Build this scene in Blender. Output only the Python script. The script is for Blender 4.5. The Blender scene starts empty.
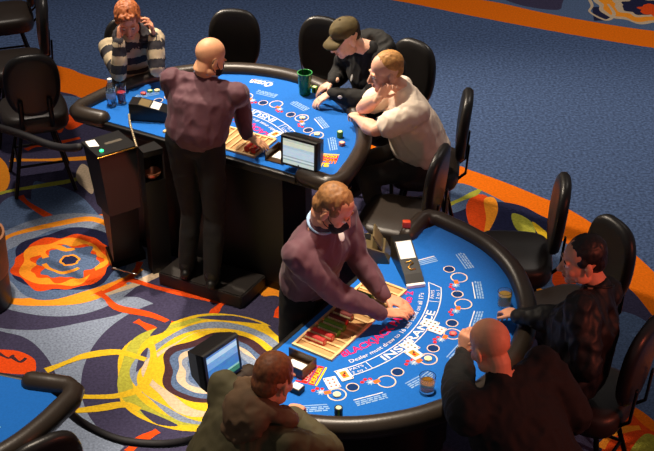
import bpy, bmesh, math, random
from mathutils import Vector, Matrix, noise
random.seed(7)
SC = bpy.context.scene
COL = SC.collection
PI = math.pi
V = Vector

# ------------------------------------------------------------------ camera
F_PX, PITCH, CAM_Z = 1300.0, math.radians(32.0), 4.85
FW = V((0, math.cos(PITCH), -math.sin(PITCH)))
RT = V((1, 0, 0))
UP = RT.cross(FW)


def at(u, v, z):
    """a point of the photograph, taken to the height z in the room"""
    d = FW * F_PX + RT * (u - 327) - UP * (v - 225.5)
    return V((0, 0, CAM_Z)) + d * ((z - CAM_Z) / d.z)


cam = bpy.data.cameras.new('camera')
cam.sensor_width = 36.0
cam.lens = F_PX / 654.0 * 36.0
cam.clip_end = 100
camo = bpy.data.objects.new('camera', cam)
camo.location = (0, 0, CAM_Z)
camo.rotation_euler = (PI / 2 - PITCH, 0, 0)
COL.objects.link(camo)
SC.camera = camo


# ------------------------------------------------------------------ materials
def srgb(c):
    out = []
    for x in c:
        x = x / 255.0
        out.append(x / 12.92 if x <= 0.04045 else ((x + 0.055) / 1.055) ** 2.4)
    return out


MATS = {}


def mat(name, rgb, rough=0.6, metal=0.0, var=0.12, scale=30.0, bump=0.0, bscale=200.0, spec=0.5, emit=0.0,
        trans=0.0, coat=0.0, sheen=0.0):
    if name in MATS:
        return MATS[name]
    m = bpy.data.materials.new(name)
    m.use_nodes = True
    nt = m.node_tree
    b = nt.nodes['Principled BSDF']
    c = srgb(rgb)
    if var > 0:
        tc = nt.nodes.new('ShaderNodeTexCoord')
        n = nt.nodes.new('ShaderNodeTexNoise')
        n.inputs['Scale'].default_value = scale
        n.inputs['Detail'].default_value = 4
        r = nt.nodes.new('ShaderNodeValToRGB')
        r.color_ramp.elements[0].position = 0.3
        r.color_ramp.elements[1].position = 0.7
        r.color_ramp.elements[0].color = [x * (1 - var) for x in c] + [1]
        r.color_ramp.elements[1].color = [min(1, x * (1 + var)) for x in c] + [1]
        nt.links.new(tc.outputs['Object'], n.inputs['Vector'])
        nt.links.new(n.outputs['Fac'], r.inputs['Fac'])
        nt.links.new(r.outputs['Color'], b.inputs['Base Color'])
        if emit > 0:
            nt.links.new(r.outputs['Color'], b.inputs['Emission Color'])
    else:
        b.inputs['Base Color'].default_value = c + [1]
        b.inputs['Emission Color'].default_value = c + [1]
    b.inputs['Roughness'].default_value = rough
    b.inputs['Metallic'].default_value = metal
    b.inputs['Specular IOR Level'].default_value = spec
    b.inputs['Emission Strength'].default_value = emit
    b.inputs['Transmission Weight'].default_value = trans
    b.inputs['Coat Weight'].default_value = coat
    b.inputs['Sheen Weight'].default_value = sheen
    if bump > 0:
        tc = nt.nodes.new('ShaderNodeTexCoord')
        n = nt.nodes.new('ShaderNodeTexNoise')
        n.inputs['Scale'].default_value = bscale
        n.inputs['Detail'].default_value = 3
        bp = nt.nodes.new('ShaderNodeBump')
        bp.inputs['Strength'].default_value = bump
        bp.inputs['Distance'].default_value = 0.01
        nt.links.new(tc.outputs['Object'], n.inputs['Vector'])
        nt.links.new(n.outputs['Fac'], bp.inputs['Height'])
        nt.links.new(bp.outputs['Normal'], b.inputs['Normal'])
    MATS[name] = m
    return m


def carpet(name, rgb, var=0.35, sc=38.0):
    m = mat(name, rgb, 0.95, 0, var, sc, 0.5, 160, spec=0.1)
    return m


LEATHER = mat('black_leather', (30, 27, 25), 0.38, 0, 0.1, 12, 0.08, 120, 0.5)
SEATM = mat('brown_leather', (44, 35, 28), 0.42, 0, 0.1, 12, 0.08, 120, 0.5)
RAILM = mat('rail_leather', (50, 41, 33), 0.36, 0, 0.12, 9, 0.06, 90, 0.5)
BLACKW = mat('black_laminate', (12, 10, 9), 0.45, 0, 0.15, 6)
BLACKP = mat('black_plastic', (16, 15, 15), 0.35, 0, 0.1, 20)
BLACKM = mat('black_metal', (20, 19, 18), 0.3, 0.6, 0.1, 20)
CHROME = mat('chrome', (190, 180, 165), 0.2, 1.0, 0, 1)
BRASS = mat('brass', (190, 140, 60), 0.3, 1.0, 0.1, 20)
FELT = mat('blue_felt', (28, 104, 192), 0.95, 0, 0.06, 90, 0.15, 400, 0.1, sheen=0.1)
FELTD = mat('dark_blue_print', (22, 52, 104), 0.95, 0, 0.06, 90, spec=0.1)
WHITEP = mat('white_print', (228, 226, 222), 0.9, 0, 0.04, 90, spec=0.1)
PALEP = mat('pale_blue_print', (140, 176, 216), 0.9, 0, 0.05, 90, spec=0.1)
PINKP = mat('pink_print', (226, 34, 104), 0.9, 0, 0.05, 90, spec=0.1)
REDP = mat('red_print', (222, 44, 40), 0.9, 0, 0.05, 90, spec=0.1)
ORAP = mat('orange_print', (240, 116, 50), 0.9, 0, 0.05, 90, spec=0.1)
YELP = mat('yellow_print', (238, 200, 50), 0.9, 0, 0.05, 90, spec=0.1)
RINGP = mat('cream_ring_print', (238, 206, 178), 0.9, 0, 0.04, 90, spec=0.1)
WHITE = mat('white_paper', (240, 238, 232), 0.7, 0, 0.03, 60)
TRAYM = mat('pale_wood', (228, 194, 136), 0.45, 0, 0.15, 25)
TRAYD = mat('pale_wood_groove', (190, 148, 94), 0.55, 0, 0.15, 25)
GREENC = mat('green_chip', (88, 150, 44), 0.5, 0, 0.1, 60)
REDC = mat('red_chip', (206, 56, 52), 0.5, 0, 0.1, 60)
BLACKC = mat('black_chip', (24, 26, 24), 0.45, 0, 0.1, 60)
CREAMC = mat('cream_chip', (236, 226, 180), 0.5, 0, 0.05, 60)
PINKC = mat('pink_chip', (220, 130, 120), 0.5, 0, 0.1, 60)
GLASS = mat('clear_glass', (250, 250, 250), 0.03, 0, 0, 1, trans=1.0)
PLASTIC = mat('clear_plastic', (235, 242, 248), 0.08, 0, 0, 1, trans=1.0)
WATER = mat('water', (215, 230, 245), 0.02, 0, 0, 1, trans=0.9)
WHISKEY = mat('amber_drink', (214, 150, 50), 0.05, 0, 0, 1, trans=0.7)
BEER = mat('pale_drink', (214, 176, 90), 0.06, 0, 0, 1, trans=0.6)
REDDR = mat('red_drink', (205, 58, 44), 0.08, 0, 0, 1, trans=0.4)
GREENDR = mat('green_cup', (22, 110, 52), 0.12, 0, 0.1, 20, trans=0.35)
GREENRIM = mat('green_cup_rim', (90, 200, 110), 0.15, 0, 0, 1, trans=0.4)


# ------------------------------------------------------------------ mesh helpers
def new_bm():
    return bmesh.new()


def orient(t, side=None):
    t = t.normalized()
    if side is None or abs(t.dot(V(side).normalized())) > 0.97:
        side = V((0, 0, 1)) if abs(t.z) < 0.9 else V((1, 0, 0))
    s = V(side) - t * t.dot(V(side))
    s.normalize()
    n = t.cross(s)
    return s, n


def tube(bm, pts, rad, seg=14, side=None, cap=True, closed=False, mi=0):
    """round or oval tube through pts, radius r or (across side, other way)"""
    pts = [V(p) for p in pts]
    n = len(pts)
    if not isinstance(rad, (list,)):
        rad = [rad] * n
    rad = [(r, r) if not isinstance(r, tuple) else r for r in rad]
    rings = []
    fr = []
    for i in range(n):
        if closed:
            t = pts[(i + 1) % n] - pts[i - 1]
        else:
            t = pts[min(i + 1, n - 1)] - pts[max(i - 1, 0)]
        if i == 0 or side is not None:
            s, nn = orient(t, side if side is not None else None)
        else:
            s, nn = orient(t, fr[-1][1])
        fr.append((t.normalized(), s, nn))
    secs = []
    if cap and not closed:
        t, s, nn = fr[0]
        a, b = rad[0]
        h = min(a, b)
        for q in (0.98, 0.8, 0.45):
            k = math.sqrt(1 - q * q)
            secs.append((pts[0] - t * h * q, s, nn, a * k, b * k))
    for i in range(n):
        secs.append((pts[i], fr[i][1], fr[i][2], rad[i][0], rad[i][1]))
    if cap and not closed:
        t, s, nn = fr[-1]
        a, b = rad[-1]
        h = min(a, b)
        for q in (0.45, 0.8, 0.98):
            k = math.sqrt(1 - q * q)
            secs.append((pts[-1] + t * h * q, s, nn, a * k, b * k))
    for c, s, nn, a, b in secs:
        rings.append([bm.verts.new(c + s * (a * math.cos(2 * PI * k / seg)) + nn * (b * math.sin(2 * PI * k / seg)))
                      for k in range(seg)])
    m = len(rings)
    for i in range(m if closed else m - 1):
        A, B = rings[i], rings[(i + 1) % m]
        for k in range(seg):
            f = bm.faces.new((A[k], A[(k + 1) % seg], B[(k + 1) % seg], B[k]))
            f.material_index = mi
    if not closed:
        f = bm.faces.new(list(reversed(rings[0])))
        f.material_index = mi
        f = bm.faces.new(rings[-1])
        f.material_index = mi
    return bm


def ell(bm, c, r, R=None, seg=20, mi=0):
    c = V(c)
    R = R if R is not None else Matrix.Identity(3)
    rows = []
    nv = max(6, seg // 2 + 2)
    top = bm.verts.new(c + R @ V((0, 0, r[2])))
    bot = bm.verts.new(c + R @ V((0, 0, -r[2])))
    for i in range(1, nv):
        th = PI * i / nv
        rows.append([bm.verts.new(c + R @ V((r[0] * math.sin(th) * math.cos(2 * PI * k / seg),
                                             r[1] * math.sin(th) * math.sin(2 * PI * k / seg),
                                             r[2] * math.cos(th)))) for k in range(seg)])
    for k in range(seg):
        fs = [bm.faces.new((top, rows[0][k], rows[0][(k + 1) % seg])),
              bm.faces.new((bot, rows[-1][(k + 1) % seg], rows[-1][k]))]
        for i in range(len(rows) - 1):
            fs.append(bm.faces.new((rows[i][k], rows[i + 1][k], rows[i + 1][(k + 1) % seg], rows[i][(k + 1) % seg])))
        for f in fs:
            f.material_index = mi
    return bm


def prism(bm, poly, z0, z1, mi=0, M=None):
    """polygon (list of xy) raised from z0 to z1"""
    area = sum(poly[i - 1][0] * poly[i][1] - poly[i][0] * poly[i - 1][1] for i in range(len(poly)))
    if area < 0:
        poly = list(reversed(poly))
    M = M if M is not None else Matrix.Identity(4)
    a = [bm.verts.new(M @ V((x, y, z0))) for x, y in poly]
    b = [bm.verts.new(M @ V((x, y, z1))) for x, y in poly]
    n = len(poly)
    fs = [bm.faces.new(list(reversed(a))), bm.faces.new(b)]
    for i in range(n):
        fs.append(bm.faces.new((a[i], a[(i + 1) % n], b[(i + 1) % n], b[i])))
    for f in fs:
        f.material_index = mi
    return bm


def box(bm, c, s, mi=0, M=None, bev=0.0):
    c = V(c)
    x, y, z = s[0] / 2, s[1] / 2, s[2] / 2
    M = M if M is not None else Matrix.Identity(4)
    if bev <= 0:
        prism(bm, [(c.x - x, c.y - y), (c.x + x, c.y - y), (c.x + x, c.y + y), (c.x - x, c.y + y)], c.z - z, c.z + z, mi, M)
        return bm
    t = bmesh.new()
    prism(t, [(-x, -y), (x, -y), (x, y), (-x, y)], -z, z, mi)
    bmesh.ops.bevel(t, geom=t.edges[:], offset=bev, segments=3, profile=0.5, affect='EDGES')
    join(bm, t, M @ Matrix.Translation(c), mi)
    return bm


def join(bm, t, M=None, mi=None):
    mp = {}
    M = M if M is not None else Matrix.Identity(4)
    for v in t.verts:
        mp[v] = bm.verts.new(M @ v.co)
    for f in t.faces:
        try:
            g = bm.faces.new([mp[v] for v in f.verts])
            g.material_index = f.material_index if mi is None else mi
        except ValueError:
            pass
    t.free()


def lathe(bm, prof, c=(0, 0, 0), seg=24, mi=0):
    c = V(c)
    rings = []
    for r, z in prof:
        rings.append([bm.verts.new(c + V((r * math.cos(2 * PI * k / seg), r * math.sin(2 * PI * k / seg), z)))
                      for k in range(seg)])
    for i in range(len(rings) - 1):
        A, B = rings[i], rings[i + 1]
        for k in range(seg):
            bm.faces.new((A[k], A[(k + 1) % seg], B[(k + 1) % seg], B[k])).material_index = mi
    bm.faces.new(list(reversed(rings[0]))).material_index = mi
    bm.faces.new(rings[-1]).material_index = mi
    return bm


def loft(bm, loops, mi=0, caps=True):
    rs = [[bm.verts.new(V(p)) for p in L] for L in loops]
    n = len(rs[0])
    for i in range(len(rs) - 1):
        for k in range(n):
            bm.faces.new((rs[i][k], rs[i][(k + 1) % n], rs[i + 1][(k + 1) % n], rs[i + 1][k])).material_index = mi
    if caps:
        bm.faces.new(list(reversed(rs[0]))).material_index = mi
        bm.faces.new(rs[-1]).material_index = mi
    return bm


def link(name, me, mats, parent=None, smooth=True, loc=None):
    mats = mats if isinstance(mats, (list, tuple)) else [mats]
    for m in mats:
        me.materials.append(m)
    if smooth:
        for p in me.polygons:
            p.use_smooth = True
    o = bpy.data.objects.new(name, me)
    COL.objects.link(o)
    if parent is not None:
        o.parent = parent
    if loc is not None:
        o.location = loc
    return o


def build(name, bm, mats, parent=None, smooth=True, sharp=None, recalc=True, loc=None):
    if recalc:
        bmesh.ops.recalc_face_normals(bm, faces=bm.faces[:])
    me = bpy.data.meshes.new(name)
    bm.to_mesh(me)
    bm.free()
    o = link(name, me, mats, parent, smooth, loc)
    if smooth and sharp is not None:
        me.set_sharp_from_angle(angle=math.radians(sharp))
    return o


def tag(o, label, cat, group=None):
    o['label'] = label
    o['category'] = cat
    if group:
        o['group'] = group
    return o


def thing(name, label, cat, loc=(0, 0, 0), rz=0.0, group=None):
    o = bpy.data.objects.new(name, None)
    o.empty_display_size = 0.1
    COL.objects.link(o)
    o.location = loc
    o.rotation_euler = (0, 0, rz)
    return tag(o, label, cat, group)


def dup(root, loc, rz, label, group=None):
    r = root.copy()
    COL.objects.link(r)
    r.location = loc
    r.rotation_euler = (0, 0, rz)
    r['label'] = label
    if group:
        r['group'] = group
    for ch in list(root.children):
        c = ch.copy()
        COL.objects.link(c)
        c.parent = r
        for g in list(ch.children):
            d = g.copy()
            COL.objects.link(d)
            d.parent = c
    return r


def struct(o):
    o['kind'] = 'structure'
    return o


# ------------------------------------------------------------------ table frames
class Frame:
    """x runs along the dealer's left, y towards the players"""
    def __init__(s, c, ex, sx=1.0, sy=1.0):
        s.c = V((c[0], c[1]))
        s.sx, s.sy = sx, sy
        s.ex = V(ex).normalized()
        s.ey = V((s.ex.y, -s.ex.x))
        s.rz = math.atan2(-s.ex.y, -s.ex.x)

    def w(s, x, y, z):
        p = s.c + s.ex * x * s.sx + s.ey * y * s.sy
        return V((p.x, p.y, z))


NEAR = Frame((-0.1615, 5.6225), (0.5541, 0.8324))
FAR = Frame((-0.9256, 6.9982), (-0.8725, 0.4886), 0.964, 1.14)
LEFT = Frame((-2.10, 5.29), (0.957, -0.288))
FZ = 0.93        # felt height



# ------------------------------------------------------------------ floor: patterned carpet
def spline(P, n=8, closed=False):
    P = [V(p) for p in P]
    N = len(P)
    out = []
    R = range(N) if closed else range(N - 1)
    for i in R:
        if closed:
            a, b, c, d = P[i - 1], P[i], P[(i + 1) % N], P[(i + 2) % N]
        else:
            a, b, c, d = P[max(i - 1, 0)], P[i], P[i + 1], P[min(i + 2, N - 1)]
        for k in range(n):
            t = k / n
            out.append(0.5 * ((2 * b) + (c - a) * t + (2 * a - 5 * b + 4 * c - d) * t * t + (3 * b - a - 3 * c + d) * t ** 3))
    if not closed:
        out.append(P[-1])
    return out


CARP = [carpet('carpet_blue', (74, 94, 132), 0.5, 45), carpet('carpet_orange', (240, 116, 12), 0.12, 60),
        carpet('carpet_slate', (62, 58, 84), 0.25, 60), carpet('carpet_grey', (126, 138, 160), 0.3, 70),
        carpet('carpet_yellow', (222, 182, 40), 0.15, 60), carpet('carpet_red_orange', (226, 76, 22), 0.15, 60),
        carpet('carpet_navy', (34, 36, 66), 0.25, 60), carpet('carpet_tan', (200, 178, 150), 0.15, 60),
        carpet('carpet_plum', (66, 42, 48), 0.2, 60), carpet('carpet_olive', (170, 168, 62), 0.2, 60),
        carpet('carpet_steel', (84, 104, 138), 0.3, 70), carpet('carpet_light_orange', (246, 150, 40), 0.12, 60)]
BLU, ORA, SLA, GRE, YEL, RED, NAV, TAN, PLU, OLI, STE, LOR = range(12)
fb = new_bm()
LZ = [0.0]


def lay(poly, mi):
    LZ[0] += 0.00004
    vs = [fb.verts.new((p[0], p[1], LZ[0])) for p in poly]
    ar = sum(vs[i - 1].co.x * vs[i].co.y - vs[i].co.x * vs[i - 1].co.y for i in range(len(vs)))
    if ar < 0:
        vs.reverse()
    fb.faces.new(vs).material_index = mi


def g(P):
    return [at(u, v, 0).xy.to_3d() for u, v in P]


def patch(P, mi, smooth=True):
    q = g(P)
    lay(spline(q, 6, True) if smooth else q, mi)


def ribbon(P, w, mi, world=False, taper=False):
    q = spline(P if world else g(P), 8)
    L, Rr = [], []
    for i, p in enumerate(q):
        t = q[min(i + 1, len(q) - 1)] - q[max(i - 1, 0)]
        n = V((-t.y, t.x, 0)).normalized()
        k = i / (len(q) - 1)
        ww = w / 2 * (1 + 0.25 * math.sin(k * 9 + w * 50))
        if taper:
            ww *= 0.25 + math.sin(PI * min(1, k * 1.0)) * 0.9
        L.append(p + n * ww)
        Rr.append(p - n * ww)
    lay(L + Rr[::-1], mi)


def wavy(c, r, mi, amp, n, ph, sq=1.0, rot=0.0, star=0.0):
    P = []
    for k in range(120):
        a = 2 * PI * k / 120
        rr = r * (1 + amp * math.sin(n * a + ph) + amp * 0.6 * math.sin((n * 2 - 3) * a + ph * 2.3) + star * math.sin(13 * a + ph))
        x, y = rr * math.cos(a), rr * sq * math.sin(a)
        P.append((c[0] + x * math.cos(rot) - y * math.sin(rot), c[1] + x * math.sin(rot) + y * math.cos(rot)))
    lay(P, mi)


lay([(-9, -2), (9, -2), (9, 22), (-9, 22)], BLU)
OUT = [(-260, 12), (-60, 42), (59, 66), (101, 79), (285, 118), (440, 160), (470, 170), (504, 182), (536, 195), (572, 211), (616, 240), (654, 272), (720, 345), (790, 470), (840, 640)]
INN = [(-260, 48), (-60, 72), (62, 92), (100, 104), (285, 146), (430, 177), (466, 189), (488, 197), (516, 212), (552, 234), (600, 266), (632, 291), (652, 315), (690, 362), (740, 470), (780, 640)]
so, si = spline(g(OUT), 6), spline(g(INN), 6)
lay(so + si[::-1], ORA)
lay(si + [V((2.5, 0.5, 0)), V((-7, 0.5, 0)), V((-7, 9.5, 0))], SLA)
# second border and the patterned strip past it
b1 = spline(g([(-60, -62), (160, -34), (300, -12), (392, 0), (470, 15.5), (563, 33), (654, 48), (760, 62)]), 6)
b2 = spline(g([(-60, -84), (170, -52), (330, -26), (420, -9), (492, 1.5), (540, 12), (594, 22), (654, 31), (760, 42)]), 6)
lay(b1 + b2[::-1], ORA)
lay(b2 + [V((8.5, 11.0, 0)), V((8.5, 21, 0)), V((-6.5, 21, 0))], STE)
patch([(500, -6), (520, 5), (556, 10), (562, 4), (560, -10)], SLA)
patch([(592, 7), (608, 7), (612, 20), (594, 21)], NAV, False)
wavy(at(640, 6, 0), 0.42, TAN, 0.05, 7, 1)
wavy(at(640, 6, 0), 0.37, LOR, 0.06, 7, 1.4)
wavy(at(642, 6, 0), 0.27, TAN, 0.07, 7, 2)
wavy(at(643, 7, 0), 0.2, NAV, 0.07, 7, 2.4)
wavy(at(655, 10, 0), 0.15, RED, 0.1, 7, 1)
ribbon([(585, -8), (592, 5), (590, 12), (606, 20), (614, 14), (608, 4)], 0.03, TAN)
# lower left field
patch([(-60, 306), (10, 307), (54, 303), (104, 297), (170, 300), (240, 318), (300, 360), (300, 520), (-60, 520)], GRE)
patch([(-10, 325), (36, 330), (89, 321), (123, 312), (104, 300), (54, 311), (11, 307), (-10, 306)], SLA)
patch([(-30, 331), (8, 333), (32, 342), (52, 366), (54, 392), (0, 400)], SLA)
patch([(-30, 352), (10, 350), (30, 356), (36, 364), (30, 374), (-10, 370)], RED)
ribbon([(-2, 353), (8, 358), (14, 355)], 0.02, PLU)
ribbon([(12, 357), (20, 362), (26, 358)], 0.02, PLU)
patch([(150, 283), (200, 300), (218, 312), (196, 322), (150, 302), (130, 292)], SLA)
c2 = at(210, 370, 0)
wavy(c2, 0.78, SLA, 0.02, 3, 1)
patch([(128, 444), (190, 432), (260, 420), (280, 470), (120, 480)], SLA)
# upper left field
patch([(33, 184), (46, 183), (76, 193), (96, 212), (104, 226), (60, 229), (34, 214)], STE)
patch([(0, 205), (20, 196), (48, 212), (30, 226), (0, 232)], STE)
patch([(60, 96), (90, 100), (104, 112), (84, 120), (62, 108)], STE)
patch([(-4, 158), (6, 164), (10, 178), (6, 190), (-4, 191)], LOR)
patch([(50, 100), (66, 112), (62, 132), (52, 128), (47, 112)], RED)
patch([(62, 118), (90, 108), (96, 96), (108, 98), (104, 108), (92, 118), (70, 130)], RED)
ribbon([(20, 196), (30, 205), (58, 222), (66, 227)], 0.05, RED)
ribbon([(10, 160), (50, 160), (89, 158), (110, 156)], 0.05, LOR)
ribbon([(26, 150), (36, 146), (53, 144), (80, 138)], 0.05, RED)
ribbon([(-8, 196), (10, 191), (40, 186), (74, 180), (88, 172)], 0.05, OLI)
patch([(76, 174), (82, 164), (90, 170), (94, 184), (92, 194), (84, 188), (78, 182)], TAN)
ribbon([(70, 226), (90, 220), (108, 214)], 0.05, ORA)
# orange rosette
c1 = at(64, 262, 0)
wavy(c1, 0.62, GRE, 0.02, 4, 0.4)
ribbon([(-6, 248), (6, 238), (22, 232), (55, 224.5), (89, 219), (110, 226), (122, 238)], 0.055, LOR)
ribbon([(0, 292), (10, 300), (33, 301), (66, 298), (98, 290), (128, 278), (140, 268)], 0.07, LOR)
wavy(c1, 0.42, STE, 0.05, 4, 2)
wavy(c1 + V((0.03, 0.04, 0)), 0.385, NAV, 0.05, 5, 0.7)
wavy(c1, 0.335, RED, 0.05, 6, 0.3, 1, 0, 0.02)
wavy(c1 + V((-0.01, 0.0, 0)), 0.285, LOR, 0.07, 5, 1.0)
wavy(c1 + V((0.015, -0.01, 0)), 0.225, RED, 0.08, 7, 0.2, 1, 0, 0.03)
wavy(c1 + V((0.03, 0.0, 0)), 0.195, STE, 0.1, 6, 2.0, 1, 0, 0.05)
ribbon([(44, 264), (48, 268), (55, 271), (62, 273), (72, 271), (79, 268)], 0.028, LOR)
ribbon([(46, 258), (43, 253), (48, 248), (57, 247), (66, 250), (75, 249)], 0.04, LOR)
wavy(c1 + V((0.035, 0.02, 0)), 0.068, LOR, 0.05, 6, 0)
wavy(c1 + V((0.035, 0.02, 0)), 0.052, NAV, 0.05, 6, 0)
# lines between
ribbon([(-10, 304), (8, 302), (25, 304), (60, 303), (85, 300), (110, 292), (126, 284)], 0.05, LOR)
ribbon([(100, 296), (129, 287), (158, 274), (190, 258)], 0.055, TAN)
ribbon([(128, 279), (165, 290), (200, 297), (224, 304)], 0.05, RED)
ribbon([(140, 262), (134, 274), (118, 286), (100, 294)], 0.04, RED)
ribbon([(98, 292), (106, 298), (118, 308), (150, 315), (176, 325)], 0.05, RED)
ribbon([(136, 321), (148, 327), (162, 335)], 0.05, RED)
patch([(256, 284), (270, 279), (292, 284), (298, 296), (290, 304), (276, 296), (262, 296)], LOR)
ribbon([(222, 303), (216, 310), (210, 318)], 0.05, RED)
ribbon([(292, 300), (282, 308), (276, 318)], 0.05, RED)
ribbon([(128, 452), (140, 441), (158, 431)], 0.06, RED)
# yellow rosette
wavy(c2, 0.565, YEL, 0.025, 5, 0.5)
wavy(c2 + V((-0.02, 0.01, 0)), 0.535, OLI, 0.03, 5, 1.2)
wavy(c2 + V((0.03, 0.02, 0)), 0.5, YEL, 0.03, 5, 1.0)
wavy(c2 + V((0.02, 0.0, 0)), 0.47, GRE, 0.04, 4, 1.9)
wavy(c2 + V((0.02, -0.02, 0)), 0.43, YEL, 0.04, 4, 1.3)
wavy(c2 + V((0.02, -0.01, 0)), 0.40, TAN, 0.05, 4, 2.1)
wavy(c2 + V((0.04, 0.02, 0)), 0.375, YEL, 0.05, 4, 1.7)
wavy(c2 + V((0.045, 0.02, 0)), 0.34, PLU, 0.05, 5, 0.8)
wavy(c2 + V((0.045, 0.01, 0)), 0.29, STE, 0.06, 5, 0.6)
wavy(c2 + V((0.045, 0.01, 0)), 0.25, TAN, 0.06, 5, 1.1)
wavy(c2 + V((0.05, 0.02, 0)), 0.215, GRE, 0.06, 5, 0.2)
wavy(c2 + V((0.05, 0.0, 0)), 0.185, STE, 0.07, 5, 0.7)
for P in ([(150, 336), (160, 326), (172, 320), (164, 332)], [(136, 372), (140, 356), (148, 348), (144, 364)],
          [(140, 410), (158, 416), (178, 426), (156, 424)], [(196, 318), (232, 316), (262, 324), (240, 322)],
          [(268, 326), (286, 334), (294, 346), (280, 338)], [(206, 424), (230, 424), (250, 414), (232, 430)]):
    patch(P, SLA)
ribbon([(46, 371), (66, 363), (86, 356), (118, 352.5), (146, 360)], 0.05, YEL)
ribbon([(70, 396), (82, 397), (118, 396), (143, 386), (153, 361), (152, 346)], 0.05, YEL)
ribbon([(52, 414), (66, 412), (96, 409), (124, 405), (140, 410)], 0.05, YEL)
# rosette by the stools on the right
c3 = at(500, 232, 0)
patch([(452, 186), (500, 200), (560, 240), (600, 275), (560, 330), (470, 260)], STE)
wavy(c3, 0.40, NAV, 0.05, 5, 0.4)
patch([(466, 208), (472, 197), (484, 195), (492, 204), (491, 226), (484, 238), (470, 226)], RED)
patch([(484, 200), (494, 198), (498, 210), (492, 226), (484, 236), (486, 218)], LOR)
patch([(512, 214), (524, 217), (534, 226), (534, 238), (522, 234), (514, 226)], OLI)
patch([(532, 222), (548, 234), (552, 244), (542, 240)], YEL)
patch([(556, 268), (566, 270), (576, 284), (560, 288), (552, 282)], RED)
patch([(536, 288), (548, 292), (562, 298), (552, 304), (538, 298)], LOR)
patch([(548, 300), (580, 288), (590, 300), (560, 318)], STE)
ribbon([(446, 206), (470, 196), (480, 190)], 0.05, OLI)
# bottom right
patch([(600, 320), (640, 318), (690, 370), (720, 470), (640, 470), (600, 400)], STE)
patch([(618, 414), (640, 416), (672, 440), (676, 480), (600, 480), (606, 440)], RED)
patch([(640, 438), (654, 436), (676, 460), (640, 476), (626, 462)], OLI)
ribbon([(616, 404), (634, 411), (656, 429), (680, 440)], 0.06, ORA)
ribbon([(600, 448), (616, 432), (640, 428)], 0.05, LOR)
floor = build('floor', fb, CARP, None, smooth=False, recalc=False)
struct(floor)


# ------------------------------------------------------------------ blackjack tables (local: x = minus dealer's left)
def arcp(r, phi, cy=0.0):
    return V((-r * math.sin(phi), r * math.cos(phi) + cy, 0))


HALF = [(0.955, 0.28), (0.95, 0.36), (0.93, 0.47), (0.885, 0.62), (0.80, 0.77), (0.68, 0.90), (0.50, 1.03), (0.27, 1.125), (0, 1.16)]
ARC = [V((x, y, 0)) for x, y in HALF] + [V((-x, y, 0)) for x, y in HALF[-2::-1]]
ARC = spline(ARC, 4)
DE = 0.20         # dealer's edge of the table


def text_mesh(s, size, bold=0.0, spacing=1.0):
    cu = bpy.data.curves.new('lettering', 'FONT')
    cu.body = s
    cu.size = size
    cu.offset = bold
    cu.space_character = spacing
    cu.resolution_u = 3
    o = bpy.data.objects.new('lettering', cu)
    COL.objects.link(o)
    dg = bpy.context.evaluated_depsgraph_get()
    me = bpy.data.meshes.new_from_object(o.evaluated_get(dg))
    bpy.data.objects.remove(o)
    bpy.data.curves.remove(cu)
    t = bmesh.new()
    t.from_mesh(me)
    bpy.data.meshes.remove(me)
    return t


def text_w(t):
    xs = [v.co.x for v in t.verts]
    return min(xs), max(xs)


def put_text(bm, s, size, mi, z, pos=None, ang=0.0, arc=None, width=None, bold=0.0, height=1.0):
    t = text_mesh(s, size, bold)
    a, b = text_w(t)
    k = (width / (b - a)) if width else 1.0
    mid = (a + b) / 2
    for v in t.verts:
        x = (v.co.x - mid) * k
        y = v.co.y * height
        if arc:
            r, cy, ph0 = arc
            ph = x / r + ph0
            p = arcp(r - y, ph, cy)
            v.co = V((p.x, p.y, z))
        else:
            c, sn = math.cos(ang), math.sin(ang)
            v.co = V((pos[0] + x * c - y * sn, pos[1] + x * sn + y * c, z))
    for f in t.faces:
        if f.normal.z < 0:
            f.normal_flip()
    join(bm, t, None, mi)


def ring(bm, c, r0, r1, z, mi, n=32):
    A = [bm.verts.new((c[0] + r0 * math.cos(2 * PI * k / n), c[1] + r0 * math.sin(2 * PI * k / n), z)) for k in range(n)]
    B = [bm.verts.new((c[0] + r1 * math.cos(2 * PI * k / n), c[1] + r1 * math.sin(2 * PI * k / n), z)) for k in range(n)]
    for k in range(n):
        bm.faces.new((A[k], B[k], B[(k + 1) % n], A[(k + 1) % n])).material_index = mi


def disc(bm, c, r, z, mi, n=28):
    bm.faces.new([bm.verts.new((c[0] + r * math.cos(2 * PI * k / n), c[1] + r * math.sin(2 * PI * k / n), z)) for k in range(n)]).material_index = mi


def quad(bm, c, w, h, ang, z, mi):
    ca, sa = math.cos(ang), math.sin(ang)
    bm.faces.new([bm.verts.new((c[0] + x * ca - y * sa, c[1] + x * sa + y * ca, z))
                  for x, y in ((-w / 2, -h / 2), (w / 2, -h / 2), (w / 2, h / 2), (-w / 2, h / 2))]).material_index = mi


def arc_line(bm, r, w, p0, p1, cy, z, mi, n=40):
    for i in range(n):
        a, b = p0 + (p1 - p0) * i / n, p0 + (p1 - p0) * (i + 1) / n
        q = [arcp(r - w / 2, a, cy), arcp(r - w / 2, b, cy), arcp(r + w / 2, b, cy), arcp(r + w / 2, a, cy)]
        f = bm.faces.new([bm.verts.new((p.x, p.y, z)) for p in q])
        f.material_index = mi
        f.normal_update()
        if f.normal.z < 0:
            f.normal_flip()


BETPHI = [math.radians(a) for a in (-42.6, -25.8, -7.9, 8.2, 25.9, 41.9)]


def bet_points(ph):
    b = arcp(0.877, ph)
    t = V((-math.cos(ph), -math.sin(ph), 0))
    i = V((math.sin(ph), -math.cos(ph), 0))
    return b, b + t * 0.085 + i * 0.035, b - t * 0.068 + i * 0.035, t, i


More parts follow.
